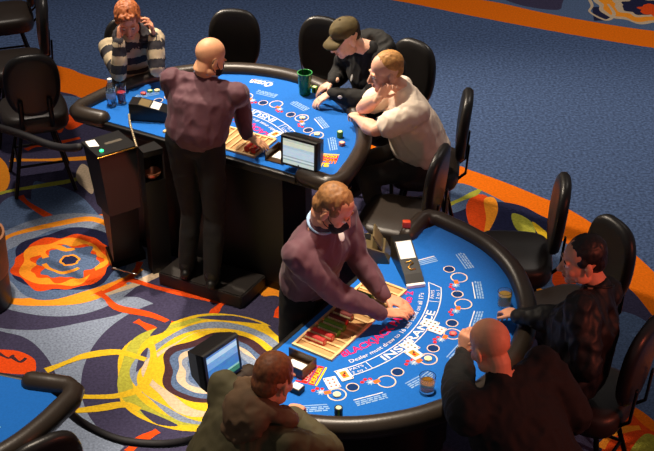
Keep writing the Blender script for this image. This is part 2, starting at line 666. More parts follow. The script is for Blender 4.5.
def make_table(frame, name_label, which):
    root = thing('blackjack_table', name_label, 'card table', frame.w(0, 0, 0), frame.rz, 'blackjack tables on the carpet')
    root.scale = (frame.sx, frame.sy, 1)
    asym = 0.915 if which == 'near' else 1.0
    AR = [V((p.x * (asym if p.x > 0 else 1.0), p.y, 0)) for p in ARC]
    # felt with its printed layout
    bm = new_bm()
    outl = [V((0.80, DE + 0.01, 0))] + [p + p.normalized() * 0.02 for p in AR] + [V((-0.80, DE + 0.01, 0))]
    prism(bm, [(p.x, p.y) for p in outl], FZ - 0.02, FZ, 0)
    W, PB, PK, RD, OR, YE, RG, DB = 1, 2, 3, 4, 5, 6, 7, 8
    z = FZ + 0.0006
    cy = -0.10
    put_text(bm, 'BLACKJACK PAYS 3 to 2', 0.062, PK, z, arc=(0.70, cy, 0), width=0.70, bold=0.0016)
    put_text(bm, "Dealer must draw to 16 and stand on all 17's", 0.036, W, z, arc=(0.758, cy, 0), width=0.74)
    lim = math.radians(35.5)
    arc_line(bm, 0.785, 0.0055, -lim, lim, cy, z, W)
    arc_line(bm, 0.848, 0.0055, -lim * 0.9, lim * 0.9, cy, z, W)
    for s in (-1, 1):
        a, b = arcp(0.785, s * lim, cy), arcp(0.848, s * lim * 0.9, cy)
        m, d = (a + b) / 2, b - a
        quad(bm, m, d.length + 0.004, 0.0055, math.atan2(d.y, d.x), z, W)
        for r_ in (0,):
            a, b = arcp(0.785, s * math.radians(23), cy), arcp(0.848, s * math.radians(23), cy)
            m, d = (a + b) / 2, b - a
            quad(bm, m, d.length, 0.004, math.atan2(d.y, d.x), z, W)
        put_text(bm, 'PAYS', 0.026, W, z + 0.0003, arc=(0.812, cy, s * math.radians(27.5)), width=0.075)
        put_text(bm, '2 to 1', 0.026, W, z + 0.0003, arc=(0.84, cy, s * math.radians(27.5)), width=0.08)
    put_text(bm, 'INSURANCE', 0.062, W, z, arc=(0.838, cy, 0), width=0.50, bold=0.001)
    for k, ph in enumerate(BETPHI):
        b, s, ic, t, i = bet_points(ph)
        ring(bm, b, 0.040, 0.0465, z, RG)
        disc(bm, s, 0.027, z, DB)
        ring(bm, s, 0.027, 0.032, z, RG)
        for q in (-0.03, -0.008, 0.014):
            c = ic + t * (q - 0.004) + i * (0.02 + 0.01 * (q == -0.008))
            disc(bm, c, 0.010, z, RD, 12)
        P = []
        for q in range(16):
            rr = 0.026 if q % 2 == 0 else 0.013
            P.append(bm.verts.new((ic.x + rr * math.cos(PI * q / 8), ic.y + rr * math.sin(PI * q / 8), z + 0.0003)))
        bm.faces.new(P).material_index = PB
        quad(bm, ic + t * 0.028 - i * 0.01, 0.034, 0.024, math.atan2(t.y, t.x), z + 0.0005, OR)
        quad(bm, ic, 0.02, 0.006, math.atan2(t.y, t.x), z + 0.0006, W)
    # unreadable small print between the betting spots
    for deg in (-51, -34, -17, 1, 18, 34, 51):
        ph = math.radians(deg)
        c = arcp(0.965, ph)
        t = V((-math.cos(ph), -math.sin(ph), 0))
        i = V((math.sin(ph), -math.cos(ph), 0))
        an = math.atan2(t.y, t.x)
        rr = random.Random(deg)
        quad(bm, c + i * 0.03, 0.15, 0.006, an, z, PB if deg % 2 else W)
        for row in range(3):
            x = -0.075
            while x < 0.07:
                w = rr.uniform(0.012, 0.035)
                quad(bm, c + t * (x + w / 2) + i * (0.014 - row * 0.013), min(w, 0.08 - x), 0.008, an, z, PB)
                x += w + 0.005
    c = V((-0.63, 0.40, 0))                       # block by the dealer's left
    for row in range(4):
        quad(bm, c + V((0.01, 0.014, 0)) * row * 0.9, 0.15, 0.007, math.radians(-32), z, PB if row else W)
    # venue word mark by the players' edge
    put_text(bm, 'Ocean', 0.085, W, z, arc=(1.105, 0, math.radians(8)), width=0.17, bold=0.003)
    ring(bm, arcp(1.08, math.radians(4.6)), 0.018, 0.027, z + 0.0003, W)
    put_text(bm, 'CASINO RESORT', 0.018, PB, z, arc=(1.125, 0, math.radians(8)), width=0.16)
    quad(bm, arcp(1.09, math.radians(10)), 0.07, 0.006, PI - math.radians(10), z + 0.0006, RD)
    # side-bet mark, red and yellow, at the dealer's right
    lc = V((0.535, 0.462, 0)) if which == 'near' else V((0.80, 0.44, 0))
    la = PI + math.radians(14 if which == 'near' else 20)
    u = V((math.cos(la), math.sin(la), 0))
    w_ = V((-u.y, u.x, 0))
    p = lc - w_ * 0.0
    quad(bm, p + w_ * 0.012, 0.15, 0.03, la, z, RD)
    quad(bm, p - w_ * 0.022, 0.15, 0.03, la, z, RD)
    put_text(bm, 'LUCKY', 0.046, RD if which == 'near' else OR, z + 0.0003, pos=p + w_ * 0.022, ang=la, width=0.15, bold=0.003)
    put_text(bm, 'DEALER', 0.034, YE, z + 0.0004, pos=p - w_ * 0.034, ang=la, width=0.13, bold=0.001)
    put_text(bm, 'LUCKY', 0.030, YE if which != 'near' else W, z + 0.0005, pos=p + w_ * 0.002, ang=la, width=0.11)
    put_text(bm, '21', 0.05, YE, z + 0.0004, pos=p + w_ * 0.06 - u * 0.01, ang=la, width=0.06, bold=0.004)
    quad(bm, p - w_ * 0.048, 0.15, 0.01, la, z + 0.0002, YE)
    bmesh.ops.recalc_face_normals(bm, faces=[f for f in bm.faces if f.material_index == 0])
    for f in bm.faces:
        f.normal_update()
        if f.material_index and f.normal.z < 0:
            f.normal_flip()
    build('felt', bm, [FELT, WHITEP, PALEP, PINKP, REDP, ORAP, YELP, RINGP, FELTD], root, smooth=False, recalc=False)
    # padded rail: arc, two corners and two returning arms
    bm = new_bm()
    path = [V((0.79, 0.215, 0)), V((0.89, 0.205, 0)), V((0.97, 0.20, 0)), V((1.012, 0.222, 0)), V((1.025, 0.28, 0))]
    mid = [p + V((p.x * 0.9, p.y - 0.1, 0)).normalized() * 0.06 for p in AR[4:-4]]
    rail = [V((p.x - (1 - asym) * 0.955, p.y, 0)) for p in path] + mid + [V((-p.x, p.y, 0)) for p in reversed(path)]
    rail = [p + V((0, 0, FZ + 0.004)) for p in rail]
    tube(bm, rail, [(0.056, 0.052)] * len(rail), 18, side=None)
    # keep the pad flat side level
    build('padded_rail', bm, RAILM, root, smooth=True)
    # apron under the rail
    bm = new_bm()
    o1 = [(0.95 * asym, DE + 0.02)] + [(p.x * 1.02, p.y * 1.01) for p in AR[2:-2]] + [(-0.95, DE + 0.02)]
    prism(bm, o1, FZ - 0.08, FZ - 0.021)
    build('apron', bm, BLACKW, root, smooth=False)
    # dealer's front edge strip
    bm = new_bm()
    box(bm, (0, DE - 0.005, FZ - 0.026), (1.50, 0.03, 0.05), bev=0.008)
    build('dealer_edge', bm, BLACKW, root, sharp=40)
    # pedestal body
    bm = new_bm()
    body = [(0.62, 0.23), (0.66, 0.42), (0.55, 0.65), (0.3, 0.78), (-0.3, 0.78), (-0.55, 0.65), (-0.66, 0.42), (-0.62, 0.23)]
    prism(bm, body, 0.06, FZ - 0.08)
    build('pedestal', bm, BLACKW, root, smooth=False)
    bm = new_bm()
    prism(bm, [(x * 0.97, y * 0.97 + 0.01) for x, y in body], 0.0, 0.06)
    build('plinth', bm, BLACKM, root, smooth=False)
    # recessed chip tray
    bm = new_bm()
    tx0, tx1, ty0, ty1 = -0.32, 0.40, 0.25, 0.487
    cx, cyy = (tx0 + tx1) / 2, (ty0 + ty1) / 2
    t = 0.014
    box(bm, (cx, ty0 + t / 2, FZ + 0.006), (tx1 - tx0, t, 0.014))
    box(bm, (cx, ty1 - t / 2, FZ + 0.006), (tx1 - tx0, t, 0.014))
    box(bm, (tx0 + t / 2, cyy, FZ + 0.006), (t, ty1 - ty0 - 2 * t, 0.014))
    box(bm, (tx1 - t / 2, cyy, FZ + 0.006), (t, ty1 - ty0 - 2 * t, 0.014))
    box(bm, (cx, cyy, FZ + 0.0015), (tx1 - tx0 - 2 * t, ty1 - ty0 - 2 * t, 0.003), 1)
    n = 14
    for k in range(1, n):
        x = tx0 + t + (tx1 - tx0 - 2 * t) * k / n
        box(bm, (x, cyy, FZ + 0.006), (0.013, ty1 - ty0 - 2 * t, 0.007), 0)
    build('chip_tray', bm, [TRAYM, TRAYD], root, smooth=False)
    return root


near_table = make_table(NEAR, 'blue felt blackjack table nearer the camera, its dealer bent over his chip tray', 'near')
far_table = make_table(FAR, 'blue felt blackjack table farther back, behind the bald dealer', 'far')
left_table = make_table(LEFT, 'blue felt table cut off by the lower left edge of the photo', 'left')


# ------------------------------------------------------------------ stools
def make_stool(label):
    """seat towards +y, backrest at -y"""
    r = thing('casino_stool', label, 'stool', (0, 0, 0), 0, 'black padded casino stools')
    bm = new_bm()
    L = []
    for z, k in ((0.500, 0.82), (0.51, 0.95), (0.54, 1.0), (0.605, 1.0), (0.628, 0.95), (0.638, 0.82), (0.641, 0.3)):
        L.append([(0.24 * k * math.copysign(abs(math.cos(a)) ** 0.55, math.cos(a)), 0.01 + 0.232 * k * math.copysign(abs(math.sin(a)) ** 0.55, math.sin(a)), z)
                  for a in [2 * PI * q / 36 for q in range(36)]])
    loft(bm, L)
    build('seat', bm, SEATM, r)
    bm = new_bm()
    # upholstered oval back, slightly curved round the sitter
    def bp(x, zz, d):
        return V((x, -0.235 - 0.02 * (zz - 0.9) / 0.24 + d + 0.35 * x * x, zz))
    L = []
    for d, k in ((-0.034, 0.80), (-0.03, 0.94), (-0.012, 1.0), (0.012, 1.0), (0.028, 0.93), (0.034, 0.78), (0.036, 0.3)):
        ring_ = []
        for q in range(40):
            a = 2 * PI * q / 40
            ca, sa = math.cos(a), math.sin(a)
            ex = 0.72
            x = 0.195 * k * math.copysign(abs(ca) ** ex, ca)
            if sa < 0:
                x *= 1 - 0.12 * abs(sa)
            zz = 0.90 + 0.24 * k * math.copysign(abs(sa) ** ex, sa)
            ring_.append(bp(x, zz, d))
        L.append(ring_)
    loft(bm, L)
    build('backrest', bm, LEATHER, r)
    for s in (-1, 1):
        bm = new_bm()
        tube(bm, [(s * 0.10, -0.10, 0.535), (s * 0.105, -0.20, 0.54), (s * 0.105, -0.262, 0.60), (s * 0.10, -0.275, 0.80)], [(0.018, 0.008)] * 4, 10, side=(1, 0, 0))
        build('back_bracket', bm, BLACKM, r)
    bm = new_bm()
    lathe(bm, [(0.15, 0.475), (0.15, 0.49), (0.10, 0.4995)], (0, 0.01, 0))
    build('swivel_plate', bm, BLACKM, r)
    for sx in (-1, 1):
        for sy in (-1, 1):
            bm = new_bm()
            tube(bm, [(sx * 0.11, 0.01 + sy * 0.11, 0.485), (sx * 0.215, 0.01 + sy * 0.215, 0.008)], 0.0145, 10, cap=False)
            build('leg', bm, BLACKM, r, sharp=50)
    bm = new_bm()
    k = 0.162
    q = [(-k, -k + .01, 0.23), (k, -k + .01, 0.23), (k, k + .01, 0.23), (-k, k + .01, 0.23)]
    for i in range(4):
        tube(bm, [q[i], q[(i + 1) % 4]], 0.010, 8)
    build('foot_rail', bm, BLACKM, r)
    return r


def seat_at(x, y, fx, fy, label):
    rz = math.atan2(fy, fx) - PI / 2
    if not seat_at.first:
        seat_at.first = make_stool(label)
        seat_at.first.location = (x, y, 0)
        seat_at.first.rotation_euler = (0, 0, rz)
        return seat_at.first
    return dup(seat_at.first, (x, y, 0), rz, label)


seat_at.first = None


def stool_back(u, v, fx, fy, label, z=0.9):
    p = at(u, v, z)
    f = V((fx, fy)).normalized()
    return seat_at(p.x + f.x * 0.24, p.y + f.y * 0.24, fx, fy, label)


STOOLS = {}
STOOLS['e1'] = stool_back(560, 214, -1.0, 0.10, 'empty black stool between the striped orange carpet edge and near table, seen side-on')
STOOLS['e2'] = stool_back(611, 258, -0.88, -0.42, "empty black stool right behind the dark-haired man's head")
STOOLS['lea'] = stool_back(641, 362, -0.83, 0.55, 'black stool at the right edge, under the man in the leather jacket')
STOOLS['c'] = stool_back(438, 183, -0.93, 0.34, 'empty brown-seated stool below the man in the white T-shirt')
STOOLS['wt'] = stool_back(465, 125, -0.98, 0.10, 'black stool under the man in the white T-shirt')
STOOLS['cap'] = stool_back(414, 72, -0.69, -0.75, 'black stool whose backrest rises behind the blond man, under the capped man')
STOOLS['b1'] = stool_back(324, 48, -0.42, -0.90, "empty black stool left of the capped man's face")
STOOLS['b2'] = stool_back(235, 40, -0.12, -1.0, 'empty black stool behind the bald dealer, its back facing the camera squarely')
STOOLS['wo'] = seat_at(-1.37, 8.57, 0.30, -0.95, 'black stool under the woman in the striped hoodie')
STOOLS['A'] = stool_back(44, 24, -0.96, -0.28, 'dark stool at the top left with its round back turned side-on')
STOOLS['B'] = stool_back(33, 91, -0.30, 0.95, 'black stool at the left whose back and splayed legs are nearest the orange border', 0.86)
STOOLS['C'] = None
STOOLS['D'] = seat_at(-2.68, 10.12, -0.95, -0.3, 'dark stool in the top left corner, behind the one turned side-on')
STOOLS['bald'] = seat_at(1.02, 4.26, -0.66, 0.75, 'black stool hidden under the bald player in black')
STOOLS['hood'] = seat_at(*NEAR.w(-1.44, 0.42, 0).xy, 0.60, 0.80, 'black stool under the man in the olive hooded jacket')
STOOLS['bl'] = stool_back(45, 479, -0.60, 0.80, 'glossy black stool back at the bottom left below the cut-off table', 0.9)


# ------------------------------------------------------------------ room beyond the photo
bm = new_bm()
box(bm, (0, 22.05, 3.75), (18, 0.1, 7.5))
struct(build('wall_back', bm, mat('plum_wall', (70, 52, 60), 0.8, 0, 0.1, 3), None, smooth=False))

# ------------------------------------------------------------------ chips and cards
CARDM = [WHITE, mat('card_orange', (236, 150, 40), 0.6, 0, 0.25, 120), REDP, BLACKC]


def card_mesh():
    bm = new_bm()
    w, h, r = 0.0315, 0.044, 0.004
    P = []
    for cx, cy, a0 in ((w - r, h - r, 0), (-w + r, h - r, 90), (-w + r, -h + r, 180), (w - r, -h + r, 270)):
        for q in (0, 30, 60, 90):
            a = math.radians(a0 + q)
            P.append((cx + r * math.cos(a), cy + r * math.sin(a)))
    prism(bm, P, 0, 0.0008)
    return bm


def card(frame, x, y, label, kind='court', lift=0, turn=0.0, group='playing cards on the tables'):
    bm = card_mesh()
    z = 0.0011
    if kind == 'court':
        quad(bm, (0, 0), 0.034, 0.052, 0, z, 1)
        quad(bm, (0.004, 0.006), 0.012, 0.018, 0.3, z + 0.0003, 2)
        quad(bm, (-0.005, -0.008), 0.010, 0.014, -0.3, z + 0.0003, 3)
    else:
        for px in (-0.012, 0.012):
            for py in (-0.024, 0, 0.024):
                quad(bm, (px, py), 0.009, 0.010, PI / 4, z, 2 if kind == 'red' else 3)
    for s in (-1, 1):
        quad(bm, (-0.026 * s, 0.036 * s), 0.005, 0.009, 0, z, 2 if kind != 'black' else 3)
    bmesh.ops.recalc_face_normals(bm, faces=[f for f in bm.faces if f.material_index == 0])
    for f in bm.faces:
        f.normal_update()
        if f.material_index and f.normal.z < 0:
            f.normal_flip()
    o = build('playing_card', bm, CARDM, None, smooth=False, recalc=False)
    p = frame.w(x, y, FZ + 0.0014 + lift * 0.0016)
    d = frame.ex * x + frame.ey * y
    o.location = p
    o.rotation_euler = (0, 0, math.atan2(d.y, d.x) - PI / 2 + turn)
    return tag(o, label, 'playing card', group)


card(NEAR, -0.535, 0.579, 'plain-faced white card of the pair nearest the black chip stack', 'red', 0, 0.1)
card(NEAR, -0.452, 0.595, 'orange court card of the pair nearest the black chip stack', 'court', 1, 0.1)
card(NEAR, -0.083, 0.742, 'white number card above the amber drink, nearer the dealer', 'black', 0, -0.15)
card(NEAR, -0.124, 0.790, 'orange court card above the amber drink, nearer the betting ring', 'court', 1, -0.15)
card(NEAR, 0.136, 0.730, 'white number card left of the bald head, upper of its pair', 'black', 0, -0.1)
card(NEAR, 0.112, 0.782, 'white number card left of the bald head, lower of its pair', 'red', 1, -0.1)
card(NEAR, 0.141, 0.548, "white card by the near dealer's fingertips", 'red', 0, 0.3)
card(FAR, -0.345, 0.545, "orange court card by the bald dealer's right hand", 'court', 0, 0.4)


def chip_bm(n, mi=0, r=0.0195):
    bm = new_bm()
    h = 0.0034
    seg = 24
    for i in range(n):
        rr = r * (1 - 0.012 * (i % 2))
        dx = 0.0006 * math.sin(i * 2.1)
        z = i * h
        lo = [bm.verts.new((dx + rr * math.cos(2 * PI * k / seg), rr * math.sin(2 * PI * k / seg), z)) for k in range(seg)]
        hi = [bm.verts.new((dx + rr * math.cos(2 * PI * k / seg), rr * math.sin(2 * PI * k / seg), z + h * 0.93)) for k in range(seg)]
        for k in range(seg):
            bm.faces.new((lo[k], lo[(k + 1) % seg], hi[(k + 1) % seg], hi[k])).material_index = 1 if (k // 2) % 4 == 0 else 0
        bm.faces.new(hi).material_index = 0
        bm.faces.new(lo[::-1]).material_index = 0
    z = n * h + 0.0002
    P = [bm.verts.new((0.013 * math.cos(2 * PI * k / seg), 0.013 * math.sin(2 * PI * k / seg), z)) for k in range(seg)]
    bm.faces.new(P).material_index = 2
    return bm


def chips(u, v, n, mats, label, name='chip_stack', cat='chips', z=FZ + 0.0012, group='stacks of chips on the felt'):
    o = build(name, chip_bm(n), mats, None, smooth=False)
    o.location = at(u, v, z)
    o.rotation_euler = (0, 0, u * 0.7)
    return tag(o, label, cat, group)


chips(338.5, 416, 15, [BLACKC, GREENC, CREAMC], 'tall black and green chip stack near the bottom rail of the near table')
chips(337, 395, 2, [CREAMC, GREENC, CREAMC], 'pale chips in the betting ring closest to the black chip stack')
chips(428, 359, 2, [CREAMC, YELP, CREAMC], 'pale chips in the betting ring above the amber drink')
chips(453, 334, 2, [REDC, CREAMC, PINKC], 'red chips in the betting ring left of the bald head')
chips(302.5, 118, 2, [CREAMC, GREENC, CREAMC], "pale chips in the far table's ring below the capped man's hand")
chips(317, 134.5, 2, [CREAMC, GREENC, CREAMC], "pale chips in the far table's ring just above the far screen")
chips(340, 137, 12, [GREENC, BLACKC, CREAMC], "green chip stack in front of the blond man's forearm")
chips(342, 145, 6, [PINKC, REDC, CREAMC], "short pink chip stack below the green stack near the blond man")
chips(314.5, 92, 12, [GREENC, BLACKC, CREAMC], "green chip stack between the green cup and the capped man's hand")
chips(143.5, 94, 3, [REDC, CREAMC, PINKC], 'small red chip stack at the left end of the row near the bottle')
chips(150, 91.5, 3, [GREENC, CREAMC, CREAMC], 'pale green chip stack second from left in the row near the bottle')
chips(157, 91, 3, [CREAMC, GREENC, CREAMC], 'pale chip stack third from left in the row near the bottle')
chips(164, 89.5, 3, [GREENC, CREAMC, CREAMC], "pale green chip stack beside the bald dealer's sleeve")


def roll(frame, k, y, n, mats, label):
    """chips lying on edge in groove k of the tray (k = 0 at the dealer's left)"""
    bm = chip_bm(n)
    L = n * 0.0034
    for v in bm.verts:
        v.co = V((v.co.x, v.co.z - L / 2, v.co.y))
    o = build('chip_roll', bm, mats, None, smooth=False)
    tx0, tx1, t, N = -0.32, 0.40, 0.014, 14
    x = tx0 + t + (tx1 - tx0 - 2 * t) * (k + 0.5) / N
    o.location = frame.w(-x, y, FZ + 0.0035 + 0.0195)
    o.rotation_euler = (0, 0, frame.rz)
    return tag(o, label, 'chips', 'rolls of chips lying in the trays')


G3, R3 = [GREENC, CREAMC, GREENC], [REDC, CREAMC, PINKC]
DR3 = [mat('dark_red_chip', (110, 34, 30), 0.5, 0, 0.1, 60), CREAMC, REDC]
roll(NEAR, 12, 0.335, 32, R3, 'bright red chip roll at the lower end of the near tray')
roll(NEAR, 11, 0.345, 34, R3, 'bright red chip roll between another red and a green roll in the near tray')
roll(NEAR, 10, 0.350, 34, G3, 'green chip roll right beside the red ones in the near tray')
roll(NEAR, 9, 0.350, 34, G3, "green chip roll closest to the near dealer's sleeve")
roll(NEAR, 8, 0.34, 30, DR3, "dark red chip roll shaded under the near dealer's forearm, lower one")
roll(NEAR, 7, 0.34, 30, DR3, "dark red chip roll shaded under the near dealer's forearm, upper one")
roll(NEAR, 4, 0.34, 28, G3, "green chip roll showing between the near dealer's forearms, lower one")
roll(NEAR, 3, 0.34, 28, G3, "green chip roll showing between the near dealer's forearms, upper one")
roll(FAR, 0, 0.35, 34, R3, "red chip roll at the left end of the far tray")
roll(FAR, 1, 0.34, 34, R3, "red chip roll second from the left end of the far tray")
roll(FAR, 2, 0.34, 34, G3, "green chip roll beside the bald dealer's left side")
roll(FAR, 12, 0.34, 34, R3, "red chip roll under the bald dealer's right wrist")
roll(FAR, 13, 0.34, 34, R3, "red chip roll at the right end of the far tray")


# ------------------------------------------------------------------ drinks
def glass(loc, r, h, fill, mdrink, label, name='tumbler', wall=GLASS, taper=0.9, straw=False, cat='drink', rim=None):
    t = thing(name, label, cat, loc)
    bm = new_bm()
    w = 0.003
    prof = [(r * taper * 0.96, 0), (r * taper, 0.004), (r, h), (r - w, h), (r * taper - w, 0.010)]
    lathe(bm, prof, seg=28)
    build('glass_wall', bm, wall, t, sharp=50)
    bm = new_bm()
    k = taper + (1 - taper) * fill
    lathe(bm, [(r * taper - w - 0.0006, 0.0106), (r * k - w - 0.0006, h * fill)], seg=28)
    build('liquid', bm, mdrink, t, sharp=50)
    if rim:
        bm = new_bm()
        ringp = [(r * math.cos(2 * PI * q / 28), r * math.sin(2 * PI * q / 28), h) for q in range(28)]
        tube(bm, ringp, 0.003, 8, closed=True)
        build('rim', bm, rim, t)
    if straw:
        bm = new_bm()
        tube(bm, [(0.01, 0.0, 0.03), (-0.03, 0.02, h + 0.09)], 0.004, 8)
        o = build('straw', bm, BLACKP, t)
        o['label'] = 'black drinking straw'
    return t


glass(at(427, 390, FZ + 0.001), 0.040, 0.085, 0.62, WHISKEY, 'short glass of amber drink on the near table left of the bald man')
glass(at(504, 305, FZ + 0.001), 0.038, 0.085, 0.80, BEER, "short glass of pale drink in the leather-jacketed man's grasp")
glass(at(122, 102, FZ + 0.001), 0.036, 0.125, 0.62, REDDR, 'clear plastic cup of red drink beside the water bottle', 'plastic_cup', PLASTIC, 0.8)
glass(at(305, 94, FZ + 0.001), 0.049, 0.16, 0.55, mat('dark_green_drink', (10, 52, 30), 0.1, 0, 0.1, 20), 'tall green cup with a black straw on the far rail', 'plastic_cup', GREENDR, 0.8, True, rim=GREENRIM)
b = thing('water_bottle', 'small clear water bottle standing on the left end of the far table', 'bottle', at(112, 105, FZ + 0.001))
bm = new_bm()
lathe(bm, [(0.026, 0), (0.032, 0.006), (0.032, 0.05), (0.030, 0.075), (0.032, 0.10), (0.032, 0.125), (0.024, 0.150), (0.014, 0.168), (0.014, 0.176), (0.0125, 0.176), (0.022, 0.148), (0.029, 0.124), (0.029, 0.008)], seg=24)
build('bottle_wall', bm, PLASTIC, b, sharp=60)
bm = new_bm()
lathe(bm, [(0.0285, 0.0085), (0.0285, 0.11)], seg=24)
build('water', bm, WATER, b, sharp=60)
bm = new_bm()
lathe(bm, [(0.0160, 0.174), (0.0160, 0.192), (0.014, 0.194)], seg=20)
build('cap', bm, WHITE, b, sharp=40)
bm = new_bm()
lathe(bm, [(0.0325, 0.055), (0.0325, 0.098)], seg=24)
build('paper_label', bm, mat('pale_label', (190, 208, 232), 0.5, 0, 0.2, 40), b, sharp=60)


# ------------------------------------------------------------------ table equipment
def monitor(pos, face, label, w=0.22, h=0.18, d=0.13, z=1.10, zb=FZ, tilt=14):
    t = thing('touch_monitor', label, 'monitor', (pos.x, pos.y, 0), math.atan2(face[1], face[0]) + PI / 2)
    R = Matrix.Translation((0, 0, z)) @ Matrix.Rotation(math.radians(-tilt), 4, 'X')
    bm = new_bm()
    def rect(sx, sz, y, dz=0):
        return [R @ V((-sx / 2, y, -sz / 2 + dz)), R @ V((sx / 2, y, -sz / 2 + dz)), R @ V((sx / 2, y, sz / 2 + dz)), R @ V((-sx / 2, y, sz / 2 + dz))]
    loft(bm, [rect(w + 0.03, h + 0.03, -0.001), rect(w + 0.035, h + 0.035, 0.012), rect(w + 0.03, h + 0.02, 0.05), rect(w * 0.92, h * 0.82, d)])
    build('housing', bm, BLACKP, t, smooth=False)
    bm = new_bm()
    a = rect(w, h, -0.0016)
    bm.faces.new([bm.verts.new(p) for p in a])
    m = screen_mat(label)
    o = build('screen', bm, m, t, smooth=False, recalc=False)
    bm = new_bm()
    tube(bm, [(0, 0.05, z - 0.02), (0, 0.05, zb + 0.005)], 0.024, 14, cap=False)
    build('pole', bm, BLACKM, t, sharp=50)
    bm = new_bm()
    lathe(bm, [(0.055, zb + 0.0015), (0.055, zb + 0.012), (0.03, zb + 0.02)], (0, 0.05, 0))
    build('base_plate', bm, BLACKM, t, sharp=50)
    return t


def screen_mat(label):
    m = bpy.data.materials.new('lit_screen')
    m.use_nodes = True
    nt = m.node_tree
    b = nt.nodes['Principled BSDF']
    tc = nt.nodes.new('ShaderNodeTexCoord')
    sp = nt.nodes.new('ShaderNodeSeparateXYZ')
    r = nt.nodes.new('ShaderNodeValToRGB')
    nt.links.new(tc.outputs['Generated'], sp.inputs['Vector'])
    e = r.color_ramp.elements
    r.color_ramp.interpolation = 'CONSTANT'
    near = 'near' in label
    rows = ([(0.0, (60, 130, 90)), (0.16, (150, 205, 190)), (0.22, (70, 130, 200)), (0.55, (120, 170, 226)), (0.78, (190, 220, 246)), (0.94, (90, 140, 210))] if near
            else [(0.0, (206, 220, 214)), (0.14, (150, 170, 176)), (0.19, (214, 228, 232)), (0.26, (160, 180, 186)), (0.31, (200, 218, 234)), (0.62, (186, 208, 222)), (0.72, (222, 226, 204)), (0.9, (196, 206, 190))])
    while len(e) < len(rows):
        e.new(0.5)
    for k, (p, c) in enumerate(rows):
        e[k].position = p
        e[k].color = srgb(c) + [1]
    n = nt.nodes.new('ShaderNodeTexNoise')
    n.inputs['Scale'].default_value = 9
    mx = nt.nodes.new('ShaderNodeMixRGB')
    mx.blend_type = 'OVERLAY'
    mx.inputs['Fac'].default_value = 0.45
    nt.links.new(tc.outputs['Generated'], n.inputs['Vector'])
    nt.links.new(sp.outputs['Z'], r.inputs['Fac'])
    nt.links.new(r.outputs['Color'], mx.inputs['Color1'])
    nt.links.new(n.outputs['Color'], mx.inputs['Color2'])
    nt.links.new(mx.outputs['Color'], b.inputs['Emission Color'])
    b.inputs['Emission Strength'].default_value = 0.85
    b.inputs['Base Color'].default_value = (0.02, 0.02, 0.02, 1)
    b.inputs['Roughness'].default_value = 0.2
    return m


p = at(298.5, 154, 1.08)
monitor(p - FAR.ey.to_3d() * 0.0, -FAR.ey, 'black touch screen on the far table facing the bald dealer', 0.215, 0.165, 0.13, 1.08, FZ + 0.063, 2)
p = at(223, 363, 1.10)
monitor(p, NEAR.ey * 0.95 + NEAR.ex * -0.1, 'black touch screen of the near table, beside the seated man in olive', 0.20, 0.165, 0.13, 1.10, FZ + 0.063, 6)


def shoe(a, b_, label, w=0.10, hb=0.13, hf=0.05, kind='near'):
    """card shoe from its high back a to its low front b_ (floor points)"""
    d = (b_ - a)
    L = d.xy.length
    c = (a + b_) / 2
    t = thing('card_shoe', label, 'card shoe', (c.x, c.y, FZ + 0.001), math.atan2(d.y, d.x) - PI / 2)
    bm = new_bm()
    prof = [(-L / 2, 0.0), (-L / 2, hb), (-L * 0.30, hb), (L * 0.36, hf), (L / 2, hf * 0.45), (L / 2, 0.0)]
    loft(bm, [[V((-w / 2, y, z)) for y, z in prof], [V((w / 2, y, z)) for y, z in prof]])
    build('shoe_body', bm, BLACKP, t, smooth=False)
    sl = (hf - hb) / (L * 0.66)
    def onslope(y):
        return hb + sl * (y + L * 0.30) + 0.0012
    bm = new_bm()
    y0, y1 = (-L * 0.29, L * 0.06) if kind == 'near' else (-L * 0.02, L * 0.17)
    bm.faces.new([bm.verts.new(p) for p in ((-w * .42, y0, onslope(y0)), (w * .42, y0, onslope(y0)), (w * .42, y1, onslope(y1)), (-w * .42, y1, onslope(y1)))])
    o = build('paper_label', bm, WHITE, t, smooth=False)
    o['label'] = 'white paper label'
    if kind == 'near':
        bm = new_bm()
        q = [(0.020, L * 0.14), (-0.006, L * 0.12), (-0.018, L * 0.17), (0.004, L * 0.20), (0.018, L * 0.24), (0.006, L * 0.29), (-0.018, L * 0.28)]
        tube(bm, [(x, y, onslope(y) + 0.002) for x, y in q], 0.0035, 8)
        build('emblem', bm, BRASS, t)
        bm = new_bm()
        box(bm, (0, L / 2 + 0.011, 0.010), (w, 0.02, 0.018))
        o = build('card_lip', bm, WHITE, t, smooth=False)
        o['label'] = 'white front lip'
    else:
        bm = new_bm()
        y0, y1 = -L * 0.29, -L * 0.05
        bm.faces.new([bm.verts.new(p) for p in ((-w * .42, y0, onslope(y0)), (w * .42, y0, onslope(y0)), (w * .42, y1, onslope(y1)), (-w * .42, y1, onslope(y1)))])
        build('window', bm, mat('tan_window', (120, 104, 72), 0.3, 0, 0.1, 20), t, smooth=False)
    return t


shoe(at(399, 255, FZ), at(415, 286, FZ), 'black card shoe with a big white label on the near table')
shoe(at(132, 117, FZ), at(176, 120, FZ), 'black card shoe with a small white label on the far table', 0.11, 0.12, 0.075, 'far')

